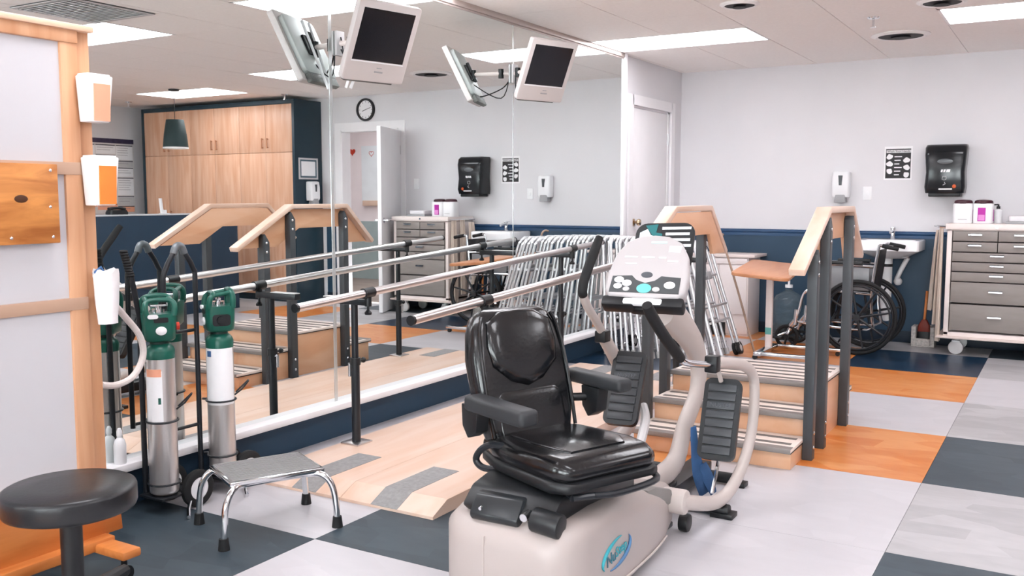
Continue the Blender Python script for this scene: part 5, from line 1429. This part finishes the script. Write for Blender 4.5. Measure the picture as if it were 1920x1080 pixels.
# reception counter
rc = thing('reception_counter', 'chest-high navy reception counter wall standing in front of the tall cabinets', 'counter', (4.91, 6.3, 0))
RX0 = 4.86
bw(G().span((RX0, 4.7, 0), (RX0 + 0.1, 7.5, 1.06)), 'front_panel', mat('counter navy', '#19344a', 0.5, var=0.05), rc, bev=0.003)
bw(G().span((RX0 + 0.1, 4.7, 0), (7.2, 4.8, 1.06)), 'side_panel', MATS['counter navy'], rc, bev=0.003)
bw(G().span((RX0 - 0.008, 4.69, 1.06), (RX0 + 0.13, 7.508, 1.075)), 'cap', mat('counter cap', '#c9cdd2', 0.35, var=0.03), rc, bev=0.003)
bw(G().span((RX0 - 0.008 + 0.138, 4.69, 1.06), (7.2, 4.83, 1.075)), 'cap', MATS['counter cap'], rc, bev=0.003)
bw(G().span((RX0 + 0.1, 4.8, 0.72), (RX0 + 0.7, 7.5, 0.75)), 'desk_top', WOODL, rc, bev=0.003)
bw(G().span((RX0 + 0.12, 7.42, 0), (RX0 + 0.68, 7.46, 0.72)), 'desk_leg', DNAVY, rc, bev=0.003)
ph = thing('desk_phone', 'black desk phone on the left end of the reception counter', 'phone', (4.925, 6.0, 1.075))
G().rings([[V((u, v, z)) for u, v in rrect(0.1, w, 0.015, 3)] for z, w in ((0, 0.2), (0.02, 0.2), (0.045, 0.17))]).build('base', BLACK, ph)
G().tube([(0.0, -0.09, 0.05), (0.0, -0.04, 0.062), (0, 0.04, 0.062), (0, 0.09, 0.05)], [0.022, 0.014, 0.014, 0.022], n=10, sm=3).build('handset', BLACK, ph)
lh = thing('leaflet_stand', 'small white leaflet stand on the reception counter', 'stand', (4.925, 6.55, 1.075))
G().span((-0.04, -0.02, 0), (0.04, 0.06, 0.006)).build('foot', WHITE, lh)
G().prism([(-0.01, 0.006), (0.006, 0.006), (-0.012, 0.16), (-0.026, 0.16)], -0.005, 0.03, lambda u, v, w: (w, u, v)).build('upright', WHITE, lh)
G().span((0.0, 0.01, 0.006), (0.03, 0.05, 0.04)).build('card_pocket', WHITE, lh, bev=0.003)
# pendant lamp
pd = thing('pendant_lamp', 'dark cone pendant lamp hanging over the reception counter', 'lamp', (5.31, 7.06, CEIL))
G().lathe([(0.001, 0), (0.06, 0), (0.055, -0.02), (0.008, -0.026), (0.001, -0.026)]).build('canopy', BLACK, pd)
G().cyl((0, 0, -0.02), (0, 0, -0.335), 0.003, n=8).build('cord', BLACK, pd)
DSH = mat('dark teal shade', '#22383a', 0.55, var=0.06)
G().lathe([(0.001, -0.33), (0.09, -0.33), (0.094, -0.335), (0.118, -0.48), (0.12, -0.485), (0.134, -0.63), (0.13, -0.63), (0.114, -0.48), (0.088, -0.345), (0.001, -0.342)], n=36).build('shade', DSH, pd, ang=40)
G().lathe([(0.1305, -0.628), (0.1355, -0.628), (0.136, -0.645), (0.1305, -0.645)], n=36, closed=True).build('shade_rim', WHITE, pd)
G().ball((0, 0, -0.52), 0.035).build('bulb', mat('warm bulb', '#ffd9b0', 0.4, var=0, emit=6.0), pd)
# notice board with papers on the right wall
nb = thing('notice_board', 'large notice board with printed schedule sheets beside the tall cabinets', 'notice board', (ROOM_X - 0.003, 7.6, 1.5))
y0, y1, z0, z1 = -0.75, 0.62, -0.47, 0.5
G().span((-0.012, y0, z0), (0, y1, z1)).build('board', mat('board ground', '#dcd9d8', 0.7), nb, bev=0.002)
G().span((-0.015, y0, z1 - 0.06), (-0.012, y1, z1)).build('header', mat('purple header', '#3b3550', 0.6, var=0.2, scale=20), nb)
rnd = random.Random(5)
y = y1 - 0.02
for wcol in (0.26, 0.3, 0.27, 0.27, 0.2):
    z = z1 - 0.08
    while z > z0 + 0.08:
        h = rnd.choice((0.09, 0.13, 0.2, 0.24))
        h = min(h, z - z0 - 0.01)
        c_ = rnd.choice((PAPER, PAPER, PAPER, GREYL, PEACHP))
        s = G().span((-0.0145, y - wcol + 0.012, z - h + 0.012), (-0.012, y, z)).build('paper_sheet', c_, nb)
        G().span((-0.0152, y - wcol + 0.012, z - 0.012), (-0.0146, y, z)).build('heading', mat('dark heading', '#3d4048', 0.6), s)
        for q in range(int(h / 0.035) - 1):
            G().span((-0.0152, y - wcol + 0.03, z - 0.04 - 0.03 * q), (-0.0146, y - 0.03 - 0.05 * rnd.random(), z - 0.035 - 0.03 * q)).build('printed_line', mat('grey print', '#8d8f95', 0.6), s)
        z -= h
    y -= wcol
